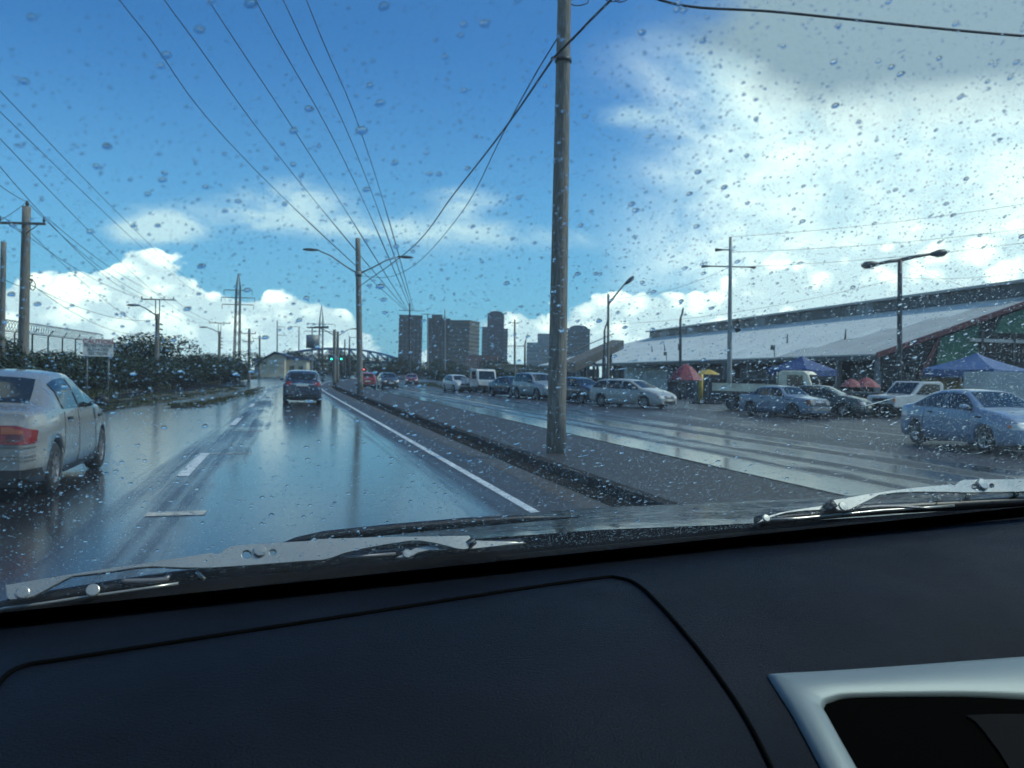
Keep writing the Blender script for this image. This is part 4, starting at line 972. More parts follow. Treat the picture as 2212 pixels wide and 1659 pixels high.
def rim_mesh(r, w, spokes, m):
    b = MB(); b.lathe([(r*.64,-w*.42),(r*.60,-w*.48),(r*.54,-w*.46),(r*.52,-w*.2),(r*.52,w*.2),(r*.54,w*.46),(r*.60,w*.48),(r*.64,w*.42)], 28)
    b.lathe([(0,-w*.36),(r*.12,-w*.36),(r*.14,-w*.2),(r*.14,w*.2),(r*.12,w*.36),(0,w*.36)], 14)
    for k in range(spokes):
        a = 6.2832*k/spokes
        for s in (-1, 1):
            d = Vector((math.cos(a), 0, math.sin(a))); t = Vector((-math.sin(a), 0, math.cos(a))); y = s*w*.34
            P = [d*(r*.08)+t*(r*.07), d*(r*.56)+t*(r*.05), d*(r*.56)-t*(r*.05), d*(r*.08)-t*(r*.07)]; P = [p+Vector((0,y,0)) for p in P]; b.prism(P, (0,0,0), (0,s*.02,0))
    return b.mesh('rim', m)
WHEELS = {}
def wheel(root, x, y, r, w, spokes, m):
    k = (r, w, spokes, m.name)
    if k not in WHEELS: WHEELS[k] = (tyre_mesh(r, w), rim_mesh(r, w, spokes, m), MB().lathe([(0,-w*.25),(r*.6,-w*.25),(r*.6,w*.25),(0,w*.25)], 20).mesh('brake_disc', M_BLK))
    e = bpy.data.objects.new('wheel', WHEELS[k][0]); COL.objects.link(e); e.parent = root; e.location = (x, y, r)
    for nm_, me in (('rim', WHEELS[k][1]), ('brake_disc', WHEELS[k][2])): o = bpy.data.objects.new(nm_, me); COL.objects.link(o); o.parent = e
def place_car(root, c, loc, hd):
    a = math.atan2(hd[1], hd[0]); root.rotation_euler = (0,0,a); root.location = (loc[0]-math.cos(a)*c.L/2, loc[1]-math.sin(a)*c.L/2, 0)

def build_car(name, label, c, pm, loc, hd, group, sidewin, ws, rw, cat='car', rims=5, rimm=None, mirror=True, rear='std', front='std', glass=None, bumper=None, cladding=None, tail=None, seams=()):
    root = empty(name); tag(root, label, cat, group); place_car(root, c, loc, hd); gl = glass or M_CGL
    bo = fixn(c.body().build('body', pm, root))
    ub = MB().box(((c.xr+c.xf)/2, 0, c.gc+.22), (c.L*.92, c.W*.80, .30)).build('underbody', M_BLK, root)
    for x in (c.xr, c.xf): MB().box((x,0,c.wr+.03), (c.wr*2.15,c.W*.84,c.wr*1.5)).build('wheelhouse', M_BLK, root)
    for x in (c.xr, c.xf):
        for s in (-1, 1): wheel(root, x, s*(c.W/2-.115), c.wr, .205, rims, rimm or M_RIM)
    for s in (-1, 1):
        for (x0, x1) in sidewin:
            lo = lambda x: interp(c.belt, x)+.028
            hi = lambda x: smooth_interp(c.top, x)-.085
            xs = [x0+(x1-x0)*i/60 for i in range(61)]; ok = [x for x in xs if hi(x)-lo(x) > .015]
            if ok: c.side_patch(ok[0], ok[-1], lo, hi, s, .014, nx=18, nz=9).build('side_window', gl, root)
        if mirror:
            x = ws[1]-.28; z = interp(c.belt, x)+.10; y = c.side_y(x, z); b = MB(); rows = []
            for t, k in ((-.09,.5),(-.08,.95),(0,1.0),(.07,.8),(.11,.3)):
                rows.append([(x+t, s*(y+.16+.10*k*math.cos(a)), z+.075*k*math.sin(a)) for a in [6.2832*i/10 for i in range(11)]])
            b.grid(rows); b.add(rows[0], [list(range(11))]); b.tube([(x+.02,s*(y-.01),z-.03),(x+.02,s*(y+.09),z-.02)], .025, 6)
            fixn(b.build('mirror', pm if mirror == 'paint' else M_BLK, root))
        for (x0, z0, x1, z1) in seams:
            b = MB(); n = 8; b.tube([(x0+(x1-x0)*i/n, s*(c.side_y(x0+(x1-x0)*i/n, z0+(z1-z0)*i/n)+.001), z0+(z1-z0)*i/n) for i in range(n+1)], .0045, 4); b.build('door_seam', M_BLK, root)
        if seams:
            for hx in (seams[0][0]+.30, seams[-1][0]+.25) if len(seams) > 1 else (seams[0][0]+.3,):
                z = interp(c.belt, hx)-.10; y = c.side_y(hx, z); MB().box((hx, s*(y+.012), z), (.17,.03,.04)).build('door_handle', M_BLK, root)
        if cladding: c.side_patch(c.xr+c.wr+.07, c.xf-c.wr-.07, c.gc+.02, c.gc+.13, s, .012).build('sill_trim', cladding, root)
    c.top_patch(ws[0], ws[1], .94, .90).build('windscreen', gl, root)
    if rw: c.top_patch(rw[0], rw[1], .86, .92).build('rear_window', gl, root)
    w2 = c.w(.15)
    if rear == 'std':
        zl = tail or (.62, .80)
        for s in (-1, 1): c.end_patch(s*w2*.58, s*w2*1.0, zl[0], zl[1]).build('tail_lamp', M_REDL, root)
        c.end_patch(-.26, .26, zl[0]-.02, zl[0]+.10, off=.012, nz=2).build('number_plate', M_PLATE, root)
        c.end_patch(-w2*.98, w2*.98, c.gc+.13, c.gc+.20, off=.012, nz=1, ny=14).build('bumper_strip', M_BLK, root)
    if front == 'std':
        wf = c.w(c.L-.15); zt = interp(c.top, c.L-.12)
        for s in (-1, 1):
            hl = c.end_patch(s*wf*.58, s*wf*1.0, zt-.17, zt-.04, True).build('headlamp', M_CLR, root)
            c.end_patch(s*wf*.985, s*wf*1.03, zt-.14, zt-.07, True, off=.014, ny=4).build('indicator', M_ORL, root)
        c.end_patch(-wf*.5, wf*.5, zt-.17, zt-.05, True, off=.009).build('grille', M_BLK, root)
        c.end_patch(-wf*.62, wf*.62, c.gc+.08, c.gc+.22, True, off=.010).build('lower_intake', M_BLK, root)
        c.end_patch(-.24, .24, zt-.30, zt-.20, True, off=.014, nz=2).build('number_plate', M_PLATE, root)
    return root, c

def sedan(L=4.45, W=1.72, H=1.42, boxy=0.0):
    k = H/1.42; s = L/4.45
    top = [(0,.60),(.03,.90),(.10,.985),(.62,1.03),(1.22,1.345),(1.55,1.40),(2.1,1.42),(2.55,1.385),(3.28,1.00),(3.7,.95),(4.15,.845),(4.33,.74),(4.42,.62),(4.45,.5)]
    if boxy: top = [(0,.62),(.02,.88),(.08,.95),(.85,.97),(1.22,1.33),(1.5,1.38),(2.1,1.40),(2.6,1.37),(3.10,.99),(3.5,.95),(4.33,.86),(4.40,.80),(4.43,.66),(4.45,.5)]
    top = [(x*s, z*k) for x, z in top]; belt = [(0,.90*k),(1.0*s,.945*k),(2.0*s,.935*k),(3.3*s,.90*k),(L,.62*k)]
    return Car(L, W, top, belt, .30, .88*s, 3.52*s, .19, tumble=.19 if not boxy else .13)
def hatch(L=4.0, W=1.72, H=1.5):
    k = H/1.5; s = L/4.0
    top = [(0,.62),(.02,.95),(.06,1.02),(.30,1.36),(.48,1.44),(1.2,1.50),(1.9,1.48),(2.25,1.43),(2.98,1.03),(3.3,.98),(3.75,.86),(3.92,.74),(3.98,.62),(4.0,.5)]
    return Car(L, W, [(x*s, z*k) for x, z in top], [(0,.97*k),(2.0*s,.95*k),(3.0*s,.92*k),(L,.62*k)], .31, .72*s, 3.22*s, .20, tumble=.17)
def wagon(L=4.6, W=1.75, H=1.46):
    k = H/1.46; s = L/4.6
    top = [(0,.62),(.02,.90),(.06,1.0),(.42,1.36),(.6,1.42),(1.5,1.46),(2.2,1.45),(2.65,1.40),(3.42,1.01),(3.8,.95),(4.28,.82),(4.48,.70),(4.57,.58),(4.6,.48)]
    return Car(L, W, [(x*s, z*k) for x, z in top], [(0,.96*k),(2.0*s,.94*k),(3.4*s,.90*k),(L,.6*k)], .315, .88*s, 3.60*s, .19, tumble=.18)
def fourwd(L=4.4, W=1.80, H=1.75):
    k = H/1.75; s = L/4.4
    top = [(0,.66),(.02,1.0),(.05,1.12),(.22,1.62),(.35,1.70),(1.2,1.75),(2.0,1.74),(2.45,1.68),(3.02,1.18),(3.4,1.13),(4.1,1.02),(4.3,.9),(4.37,.76),(4.4,.6)]
    return Car(L, W, [(x*s, z*k) for x, z in top], [(0,1.12*k),(2.2*s,1.10*k),(3.0*s,1.06*k),(L,.76*k)], .35, .85*s, 3.5*s, .26, tumble=.13)

# 1  cream-white sedan in the left lane
M_CW = paint('cream_white_paint', (.205,.21,.205)); M_TAIL = mat('tail_clear', (.30,.28,.26), .2, coat=.5)
c1 = sedan(4.45, 1.70, 1.42); M_TRED = mat('dull_red_lens', (.20,.012,.014), .25, coat=.4); M_TOR = mat('dull_orange_lens', (.30,.075,.018), .25, coat=.4); M_TDK = mat('dark_red_lens', (.09,.008,.008), .25, coat=.4)
M_RWIN = mat('rear_glass', (.05,.06,.062), .08, spec=.5)
r1, _ = build_car('car', 'cream-white sedan with red and orange tail lamps in the left lane', c1, M_CW, (-3.42, 12.65), (0,1), 'moving cars', [(1.25,1.98),(2.05,3.0)], (2.60,3.24), (.66,1.20), rear=None,
                  seams=[(1.22,.45,1.30,.93),(2.02,.26,2.02,.93),(3.05,.26,2.98,.90)], glass=M_CGL, rims=8, rimm=M_HUB)
c = c1; w2 = c.w(.15)
for s in (-1, 1):
    e = c.end_patch(s*w2*.60, s*w2*1.02, .63, .835, off=.010, ny=14, nz=6, f=lambda t: (.63+.05*max(0, t-.7)**1.2, .835-.16*max(0, t-.45)**1.6)).build('tail_lamp', M_TRED, r1)
    c.end_patch(s*w2*.63, s*w2*.90, .75, .82, off=.014, ny=8, f=lambda t: (.745, .82-.07*max(0, t-.4))).build('turn_lens', M_TOR, e)
    c.end_patch(s*w2*.70, s*w2*.92, .675, .735, off=.014, ny=8).build('stop_lens', M_TDK, e)
    c.end_patch(s*w2*.34, s*w2*.57, .725, .832, off=.013, ny=5).build('reverse_lens', M_TAIL, e)
    c.end_patch(s*w2*.30, s*w2*.57, .63, .715, off=.013, ny=5).build('lower_lens', M_TRED, e)
    c.end_patch(s*w2*.57, s*w2*.60, .625, .84, off=.012, ny=2).build('divider', M_BLK, e)
for z in (.60, .50, .46): c.end_patch(-w2*1.02, w2*1.02, z-.006, z+.006, off=.016, nz=2, ny=40).build('bumper_groove', mat('groove', (.12,.115,.10), .5), r1)
c.end_patch(-.26, .26, .66, .77, off=.012, nz=2).build('number_plate', M_PLATE, r1)
c.end_patch(-w2*1.04, w2*1.04, c.gc+.08, c.gc+.17, off=.02, nz=2, ny=40).build('valance', M_BLK, r1)
# 2  dark blue hatch/SUV ahead in our lane
c2 = hatch(4.1, 1.76, 1.52)
M_DB = paint('dark_blue_paint', (.024,.038,.075))
r2, _ = build_car('car', 'dark blue hatchback driving ahead in our lane', c2, M_DB, (.75, 43.5), (.02,1), 'moving cars', [(.35,1.1),(1.18,1.85),(1.92,2.85)], (2.28,2.95), (.10,.30), tail=(.80,.98), rims=6, mirror='paint')
b = c2.end_patch(-.5, .5, 1.08, 1.36, off=.012, ny=10); b.build('tailgate_glass', M_CGL, r2)
c2.end_patch(-.55, .55, .86, .885, off=.014, nz=1).build('garnish', M_CHR, r2)

# right carriageway, oncoming
hd_on = (-.05,-1)
c3 = hatch(3.9, 1.68, 1.48); M_RED1 = paint('red_paint', (.28,.02,.022))
build_car('car', 'red hatchback far ahead just right of the second lamp pole', c3, M_RED1, tuple(gp(790,838))[:2], (0,1), 'moving cars', [(.35,1.1),(1.18,2.75)], (2.2,2.9), (.10,.30))
M_GREY = paint('dark_grey_paint', (.05,.055,.06))
build_car('car', 'dark oncoming car on the opposite road between the two red cars', hatch(3.9,1.7,1.5), M_GREY, tuple(gp(838,838))[:2], (.05,-1), 'moving cars', [(.35,1.1),(1.18,2.75)], (2.2,2.9), (.10,.30))
M_RED2 = paint('dull_red_paint', (.17,.02,.03))
build_car('car', 'dull red car farthest away by the grass of the opposite road', sedan(4.3,1.68,1.40), M_RED2, tuple(gp(889,831))[:2], (-.15,-1), 'moving cars', [(1.2,2.0),(2.08,3.0)], (2.6,3.2), (.66,1.2))
# parked row by the opposite kerb
M_WH = paint('white_paint', (.55,.56,.54))
def at_g(x, y): p = gp(x, y); return (p.x, p.y)
build_car('car', 'small white hatchback, leftmost of the parked white cars', hatch(3.8,1.66,1.46), M_WH, at_g(988,846), (.15,-1), 'parked cars', [(.35,1.1),(1.18,2.75)], (2.2,2.85), (.10,.28))
build_car('car', 'small white sedan, rightmost of the parked white vehicles', sedan(4.2,1.66,1.38), M_WH, at_g(1052,848), (.15,-1), 'parked cars', [(1.2,2.0),(2.08,2.95)], (2.5,3.1), (.62,1.1))
M_NAVY = paint('navy_paint', (.03,.04,.065))
build_car('car', 'dark car with pale front bumper, parked between white sedan and silver four-wheel drive', sedan(4.4,1.72,1.44), M_NAVY, at_g(1105,857), (.3,-1), 'parked cars', [(1.2,2.0),(2.08,3.0)], (2.6,3.2), (.66,1.2))
M_SIL = paint('silver_blue_paint', (.26,.31,.34))
build_car('four_wheel_drive', 'silver-blue four-wheel drive with a lit headlamp left of the big pole', fourwd(4.4,1.78,1.72), M_SIL, at_g(1162,862), (.25,-1), 'parked cars', [(.3,1.0),(1.08,1.85),(1.93,2.85)], (2.48,2.98), (.08,.2), cat='four-wheel drive')
build_car('car', 'dark blue wagon mostly hidden between the big pole and the silver wagon', wagon(4.5,1.74,1.5), M_NAVY, at_g(1252,870), (.35,-1), 'parked cars', [(.4,1.2),(1.28,2.1),(2.18,3.2)], (2.7,3.3), (.12,.4))
# silver wagon
M_SILV = paint('silver_paint', (.36,.37,.35))
cs = wagon(4.6, 1.75, 1.46)
build_car('car', 'silver station wagon on the opposite road right of the big pole', cs, M_SILV, at_g(1366,880), (.52,-.854), 'parked cars', [(.30,1.15),(1.22,2.12),(2.19,3.2)], (2.72,3.36), (.12,.4), mirror='paint', rims=7, seams=[(1.2,.5,1.18,.93),(2.15,.24,2.15,.93),(3.2,.24,3.1,.9)])
# old blue sedan and dark green car
M_LB = paint('faded_blue_paint', (.17,.225,.30))
co = sedan(4.0, 1.58, 1.36, 1.0)
ro, _ = build_car('car', 'old boxy light blue sedan with a dark grille, beside the cream truck', co, M_LB, at_g(1692,900), (.28,-.96), 'parked cars', [(.86,1.18),(1.23,1.8),(1.87,2.68)], (2.36,2.76), (.78,1.08), rimm=M_HUB, rims=6, front=None, seams=[(1.18,.5,1.2,.90),(1.83,.24,1.83,.91),(2.68,.24,2.68,.88)])
wf = co.w(co.L-.1)
co.end_patch(-wf*.97, wf*.97, .52, .78, True, off=.008, ny=16).build('grille_panel', M_BLK, ro)
for s in (-1, 1):
    co.end_patch(s*wf*.50, s*wf*.84, .58, .74, True, off=.016, ny=6).build('headlamp', mat('dull_lens', (.22,.23,.22), .15), ro); co.end_patch(s*wf*.86, s*wf*1.02, .56, .76, True, off=.016, ny=4).build('indicator', mat('dull_orange', (.20,.07,.03), .3), ro)
co.end_patch(-wf*1.02, wf*1.02, .36, .46, True, off=.05, ny=14).build('bumper', mat('bumper_grey', (.20,.21,.21), .3, .4), ro)
M_DGR = paint('dark_green_paint', (.035,.055,.055))
build_car('car', 'dark green car with orange corner lamps behind the old blue sedan', sedan(4.4,1.7,1.40), M_DGR, at_g(1772,897), (.62,-.78), 'parked cars', [(1.2,2.0),(2.08,3.0)], (2.6,3.2), (.66,1.2))
# light blue sedan at the right
M_PB = paint('periwinkle_paint', (.21,.28,.39))
cb = sedan(4.5, 1.74, 1.44)
build_car('car', 'pale blue modern sedan coming towards the camera at the right edge', cb, M_PB, (16.35, 18.0), (-.12,-.99), 'moving cars', [(.75,1.98),(2.05,3.1)], (2.62,3.28), (.66,1.2), mirror='paint', rims=5,
          seams=[(1.2,.5,1.28,.95),(2.02,.26,2.02,.95),(3.1,.26,3.02,.92)])

# trucks and vans
def cab_mesh(L, W, prof, z0):                       # side profile prism with softened edges
    b = MB(); b.prism([(x, -W/2, z) for x, z in prof], (0,0,0), (0,W,0)); return b
def flat_truck():
    p0_, p1_ = ap(1556, 850, 47), ap(1752, 850, 44.4); a = math.atan2(p1_.y-p0_.y, p1_.x-p0_.x); root = empty('flatbed_truck', (p0_.x, p0_.y, 0), a); tag(root, 'cream flatbed truck with wooden tray behind the old blue sedan', 'truck')
    m = mat('cream_truck', (.78,.72,.54), .45, var=.35, vs=1.0); W_ = 1.75
    bevel(cab_mesh(1.5, W_, [(3.3,.55),(5.0,.55),(5.05,1.15),(4.75,1.95),(4.55,2.08),(3.45,2.08),(3.3,1.95)], 0).build('cab', m, root), .05)
    for s in (-1, 1):
        MB().prism([(3.75,s*(W_/2+.004),1.30),(4.70,s*(W_/2+.004),1.30),(4.50,s*(W_/2+.004),1.88),(3.75,s*(W_/2+.004),1.88)], (0,0,0), (0,s*.01,0)).build('side_window', M_CGL, root)
        for x in (.9, 4.3): wheel(root, x, s*.72, .33, .2, 6, M_HUB)
        MB().box((1.55,s*W_/2,1.17), (3.3,.05,.40)).build('tray_side', m, root)
    MB().prism([(4.985,-.75,1.25),(4.985,.75,1.25),(4.785,.68,1.9),(4.785,-.68,1.9)], (0,0,0), (.02,0,.005)).build('windscreen', M_CGL, root)
    for x in (-.1, 3.15): MB().box((x,0,1.17), (.05,W_,.40)).build('tray_end', m, root)
    for k in range(7): MB().box((1.55,-W_/2+.125+k*.25,.95), (3.3,.24,.05+.006*(k % 2))).build('tray_plank', mat('tray_wood', (.16,.12,.08), .8, var=.3), root)
    MB().box((2.4,0,.66), (4.6,.8,.22)).build('chassis', M_BLK, root)
    for k in range(5): MB().tube([(3.22,-W_/2+.1+k*.39,1.35),(3.22,-W_/2+.1+k*.39,2.0)], .025, 6).build('headboard_bar', m, root)
    MB().box((5.06,0,.72), (.06,W_*.98,.16)).build('bumper', M_BLK, root)
    for s in (-1, 1): MB().box((5.06,s*.6,.98), (.05,.3,.18)).build('headlamp', M_CLR, root)
flat_truck()
def pickup():
    loc_ = at_g(1992, 902); a = math.atan2(-.15, -.99); root = empty('pickup_truck', (loc_[0], loc_[1]+.6, 0), a); tag(root, 'white pickup truck facing left behind the pale blue sedan', 'truck')
    m = M_WH; W_ = 1.68
    # x forward: bonnet, cab, tray
    bevel(cab_mesh(1, W_, [(-1.0,.45),(2.1,.45),(2.12,.80),(2.05,.98),(1.0,1.06),(.35,1.68),(-.75,1.70),(-.95,1.60),(-1.0,1.05)], 0).build('cab', m, root), .05)
    for s in (-1, 1):
        MB().prism([(-.72,s*(W_/2+.004),1.08),(.80,s*(W_/2+.004),1.08),(.32,s*(W_/2+.004),1.58),(-.70,s*(W_/2+.004),1.58)], (0,0,0), (0,s*.01,0)).build('side_window', M_CGL, root)
        for x in (1.35, -2.0): wheel(root, x, s*.74, .33, .2, 6, M_HUB)
        MB().box((-2.05,s*(W_/2-.03),.80), (2.1,.05,.45)).build('tray_side', m, root)
        MB().box((2.1,s*.62,.80), (.06,.3,.16)).build('headlamp', M_CLR, root); MB().box((2.08,s*.80,.80), (.08,.1,.14)).build('indicator', M_ORL, root)
    MB().prism([(.98,-.72,1.10),(.98,.72,1.10),(.42,.66,1.62),(.42,-.66,1.62)], (0,0,0), (.02,0,.012)).build('windscreen', M_CGL, root)
    MB().box((-3.1,0,.8), (.05,W_,.45)).build('tailgate', m, root); MB().box((-2.05,0,.60), (2.1,W_-.1,.05)).build('tray_floor', M_BLK, root)
    MB().box((-.5,0,.5), (4.8,.9,.2)).build('chassis', M_BLK, root); MB().box((2.14,0,.55), (.08,W_,.16)).build('bumper', M_BLK, root); MB().box((2.11,0,.80), (.04,.9,.15)).build('grille', M_BLK, root)
pickup()
def van():
    loc_ = at_g(1030, 849); a = math.atan2(-1, .2); root = empty('light_truck', (loc_[0]+.5, loc_[1]+1.6, 0), a); tag(root, 'white light truck with a tall cab, between the two small parked white cars', 'truck')
    W_ = 1.7
    bevel(cab_mesh(1, W_, [(0,.5),(1.65,.5),(1.7,1.0),(1.45,1.85),(1.3,1.97),(.1,1.97),(0,1.9)], 0).build('cab', M_WH, root), .05)
    MB().prism([(1.66,-.72,1.12),(1.66,.72,1.12),(1.47,.66,1.80),(1.47,-.66,1.80)], (0,0,0), (.03,0,.01)).build('windscreen', M_CGL, root)
    for s in (-1, 1):
        MB().prism([(.45,s*(W_/2+.004),1.15),(1.40,s*(W_/2+.004),1.15),(1.25,s*(W_/2+.004),1.78),(.45,s*(W_/2+.004),1.78)], (0,0,0), (0,s*.01,0)).build('side_window', M_CGL, root)
        for x in (1.05, -1.9): wheel(root, x, s*.72, .32, .2, 6, M_HUB)
        MB().box((1.71,s*.62,.78), (.05,.26,.18)).build('headlamp', M_CLR, root)
    MB().box((-1.6,0,1.0), (3.0,W_,.45)).build('tray', M_WH, root); MB().box((-.6,0,.6), (4.3,.8,.2)).build('chassis', M_BLK, root); MB().box((1.72,0,.55), (.06,W_,.16)).build('bumper', M_BLK, root)
van()

# ------------------------------------------------------------------ our own car: windscreen, wipers, bonnet, dashboard, shell
BX0, BX1 = ap(0, 613/K, .8), ap(1024/K, 507/K, 1.35)
bd = (BX1-BX0).normalized(); kd = Vector((bd.y, -bd.x, 0)).normalized(); RK = R(33)
ud_ = kd*math.cos(RK)+Z3*math.sin(RK); ud_ = (ud_-bd*ud_.dot(bd)).normalized(); nd_ = bd.cross(ud_).normalized()
if nd_.z < 0: nd_ = -nd_                    # points out of the car, up and forward
def gpt(s, t, o=0.0): return BX0+bd*s+ud_*t+nd_*o
def on_glass(x, y, o=0.0):                   # where a line of sight meets the plane o above the outer glass face
    d = pix_dir(x, y); t = (BX0+nd_*o-CP).dot(nd_)/d.dot(nd_); return CP+d*t
M_WS = bpy.data.materials.new('windscreen_glass'); M_WS.use_nodes = True; t = M_WS.node_tree; t.nodes.clear(); g2 = NG(t)
trn = g2.n('ShaderNodeBsdfTransparent'); trn.inputs[0].default_value = (.935,.99,.965,1)
glo = g2.n('ShaderNodeBsdfGlossy'); glo.inputs['Roughness'].default_value = .0
tl = g2.n('ShaderNodeBsdfTranslucent'); tl.inputs[0].default_value = (.75,.85,.9,1)
tcg = g2.n('ShaderNodeTexCoord'); film = g2.ss(g2.noise(tcg.outputs['Object'], 6.0, 5, .6), .35, .75, .008, .017)
m1 = g2.n('ShaderNodeMixShader'); t.links.new(film, m1.inputs[0]); t.links.new(trn.outputs[0], m1.inputs[1]); t.links.new(tl.outputs[0], m1.inputs[2])
m2 = g2.n('ShaderNodeMixShader', i_0=.035); t.links.new(m1.outputs[0], m2.inputs[1]); t.links.new(glo.outputs[0], m2.inputs[2])
out = g2.n('ShaderNodeOutputMaterial'); t.links.new(m2.outputs[0], out.inputs[0])
M_WATER = bpy.data.materials.new('water_drop'); M_WATER.use_nodes = True; t = M_WATER.node_tree; t.nodes.clear(); g2 = NG(t)
gls = g2.n('ShaderNodeBsdfGlass'); gls.inputs['Roughness'].default_value = 0; gls.inputs['IOR'].default_value = 1.333
out = g2.n('ShaderNodeOutputMaterial'); t.links.new(gls.outputs[0], out.inputs[0])
M_SGL = bpy.data.materials.new('side_glass'); M_SGL.use_nodes = True; t = M_SGL.node_tree; t.nodes.clear(); g2 = NG(t)
trn = g2.n('ShaderNodeBsdfTransparent'); trn.inputs[0].default_value = (.22,.25,.25,1); out = g2.n('ShaderNodeOutputMaterial'); t.links.new(trn.outputs[0], out.inputs[0])

car = empty('car', (gpt(.6, 0).x, gpt(.6, 0).y-1.0, 0)); tag(car, 'car the photo is taken from, with rain-covered windscreen, wipers and dark dashboard', 'car')
CO = Vector(car.location)
def cbuild(mb, name, m, parent=None):         # mesh given in world space, parented to the car
    mb.v = [tuple(Vector(v)-CO) for v in mb.v]; return mb.build(name, m, parent or car)
S0, S1, T1 = -.42, 1.72, .98
b = MB(); q = [gpt(S0,-.03), gpt(S1,-.03), gpt(S1-.10,T1), gpt(S0+.10,T1)]
b.add(q+[p-nd_*.005 for p in q], [(0,1,2,3),(7,6,5,4),(0,4,5,1),(1,5,6,2),(2,6,7,3),(3,7,4,0)]); ws_o = cbuild(b, 'windscreen', M_WS)
M_FRIT = mat('frit_black', (.004,.004,.005), .35)
M_PLA = mat('dash_plastic', (.0065,.0105,.0195), .55, spec=.12, bump=.35, bs=520, var=.35, vs=2.5); M_PLB = mat('dash_black', (.0016,.0018,.002), .8, spec=.05)
M_SILT = mat('satin_silver', (.20,.255,.275), .5, .25, bump=.08, bs=700); M_WIP = mat('wiper_metal', (.44,.44,.40), .28, .6, var=.12, vs=8)
M_RUB = mat('wiper_rubber', (.008,.008,.009), .45); M_BON = mat('bonnet_paint', (.004,.006,.010), .09, spec=.16, bump=.25, bs=9, var=.5, vs=14)
b = MB(); rows = []
for i in range(25):
    s = S0+(S1-S0)*i/24; hgt = .022
    rows.append([gpt(s,-.035,-.0075), gpt(s,hgt,-.0075)])
b.grid(rows, False); cbuild(b, 'frit_band', M_FRIT, ws_o)

# dashboard skin
def dprof(q):
    return -.003 - .9*max(0.0, q-.10)**2 - (.02 if q > 1.1 else 0)
def dpt(s, q): return BX0+bd*s+kd*q+Z3*dprof(q)-Z3*.008
def on_dash(x, y, o=0.0):
    d = pix_dir(x, y); lo = None; prev = .18
    for i in range(400):
        D = .18+i*.005; P = CP+d*D; r_ = P-BX0; q_ = r_.dot(kd); s_ = r_.dot(bd); z_ = (BX0+bd*s_+kd*q_).z+dprof(q_)-.008
        if q_ < 1.4 and P.z < z_ and q_ > -.3: break
        prev = D
    lo, hi = prev, D
    for _ in range(20):
        m_ = (lo+hi)/2; P = CP+d*m_; r_ = P-BX0; q_ = r_.dot(kd); s_ = r_.dot(bd); z_ = (BX0+bd*s_+kd*q_).z+dprof(q_)-.008
        if P.z < z_: hi = m_
        else: lo = m_
    P = CP+d*lo; sl_ = -1.8*max(0.0, q_-.10); nn = (Z3 - kd*sl_).normalized(); return P+nn*o
b = MB(); b.grid([[dpt(-.45+2.2*i/40, -.03+1.05*j/60) for i in range(41)] for j in range(61)], True, True); dash = cbuild(b, 'dashboard', M_PLA)
b = MB(); b.grid([[dpt(-.45+2.2*i/10, 1.02)-Z3*(.0+.6*j/4)-kd*(.10*j/4) for i in range(11)] for j in range(5)], True, True); cbuild(b, 'lower_panel', M_PLB, dash)
def dpath(pts, o, n=6):
    P = [Vector((x, y, 0)) for x, y in pts]; P2 = [P[0]*2-P[1]]+P+[P[-1]*2-P[-2]]; out_ = []
    for k in range(len(P)-1):
        for j in range(n):
            t_ = j/n; v = .5*((2*P2[k+1])+(P2[k+2]-P2[k])*t_+(2*P2[k]-5*P2[k+1]+4*P2[k+2]-P2[k+3])*t_*t_+(3*P2[k+1]-P2[k]-3*P2[k+2]+P2[k+3])*t_**3); out_.append(on_dash(v.x, v.y, o))
    out_.append(on_dash(P[-1].x, P[-1].y, o)); return out_
cbuild(MB().tube(dpath([(-60,1560),(-10,1490),(18,1458),(60,1439),(130,1428),(400,1386),(800,1325),(1100,1278),(1290,1251),(1335,1250),(1375,1264),(1420,1304),(1500,1396),(1570,1490),(1620,1570),(1665,1659),(1710,1760)], .0008), .0023, 6), 'airbag_seam', M_PLB, dash)
cbuild(MB().tube(dpath([(1075,1210),(1200,1196),(1500,1167),(1800,1140),(2212,1112),(2300,1106)], .001), .004, 6), 'trim_strip', M_PLB, dash)
cx = lambda p: ((2600+p[0]/1.5447)/1.8228, (2400+p[1]/1.5447)/1.8228)
outer = [(2500,277),(2212,297),(1800,328),(1400,358),(1000,385),(760,397),(650,405),(700,484),(800,640),(890,805),(975,964),(1060,1120)]
inner = [(2500,585),(2212,562),(1900,547),(1600,545),(1250,550),(1085,560),(1005,588),(988,622),(1014,672),(1090,812),(1178,968),(1262,1120)]
def dense(P, n=5):
    P = [Vector((*cx(p), 0)) for p in P]; P2 = [P[0]*2-P[1]]+P+[P[-1]*2-P[-2]]; o_ = []
    for k in range(len(P)-1):
        for j in range(n):
            t_ = j/n; o_.append(P2[k+1].lerp(P2[k+2], t_) if k in (5, 6) else .5*((2*P2[k+1])+(P2[k+2]-P2[k])*t_+(2*P2[k]-5*P2[k+1]+4*P2[k+2]-P2[k+3])*t_*t_+(3*P2[k+1]-P2[k]-3*P2[k+2]+P2[k+3])*t_**3))
    o_.append(P[-1]); return o_
po, pi_ = dense(outer), dense(inner); rows = []
for f_, o_ in ((0,-.002),(0,.003),(.12,.0065),(.5,.0075),(.85,.0065),(.97,.004),(1.0,.0),(1.03,-.006)):
    rows.append([on_dash(*(a.lerp(c, f_)).xy, 0)+ (Z3*.8+kd*.6).normalized()*o_ for a, c in zip(po, pi_)])
vb = cbuild(MB().grid(rows, True, True), 'vent_bezel', M_SILT, dash)
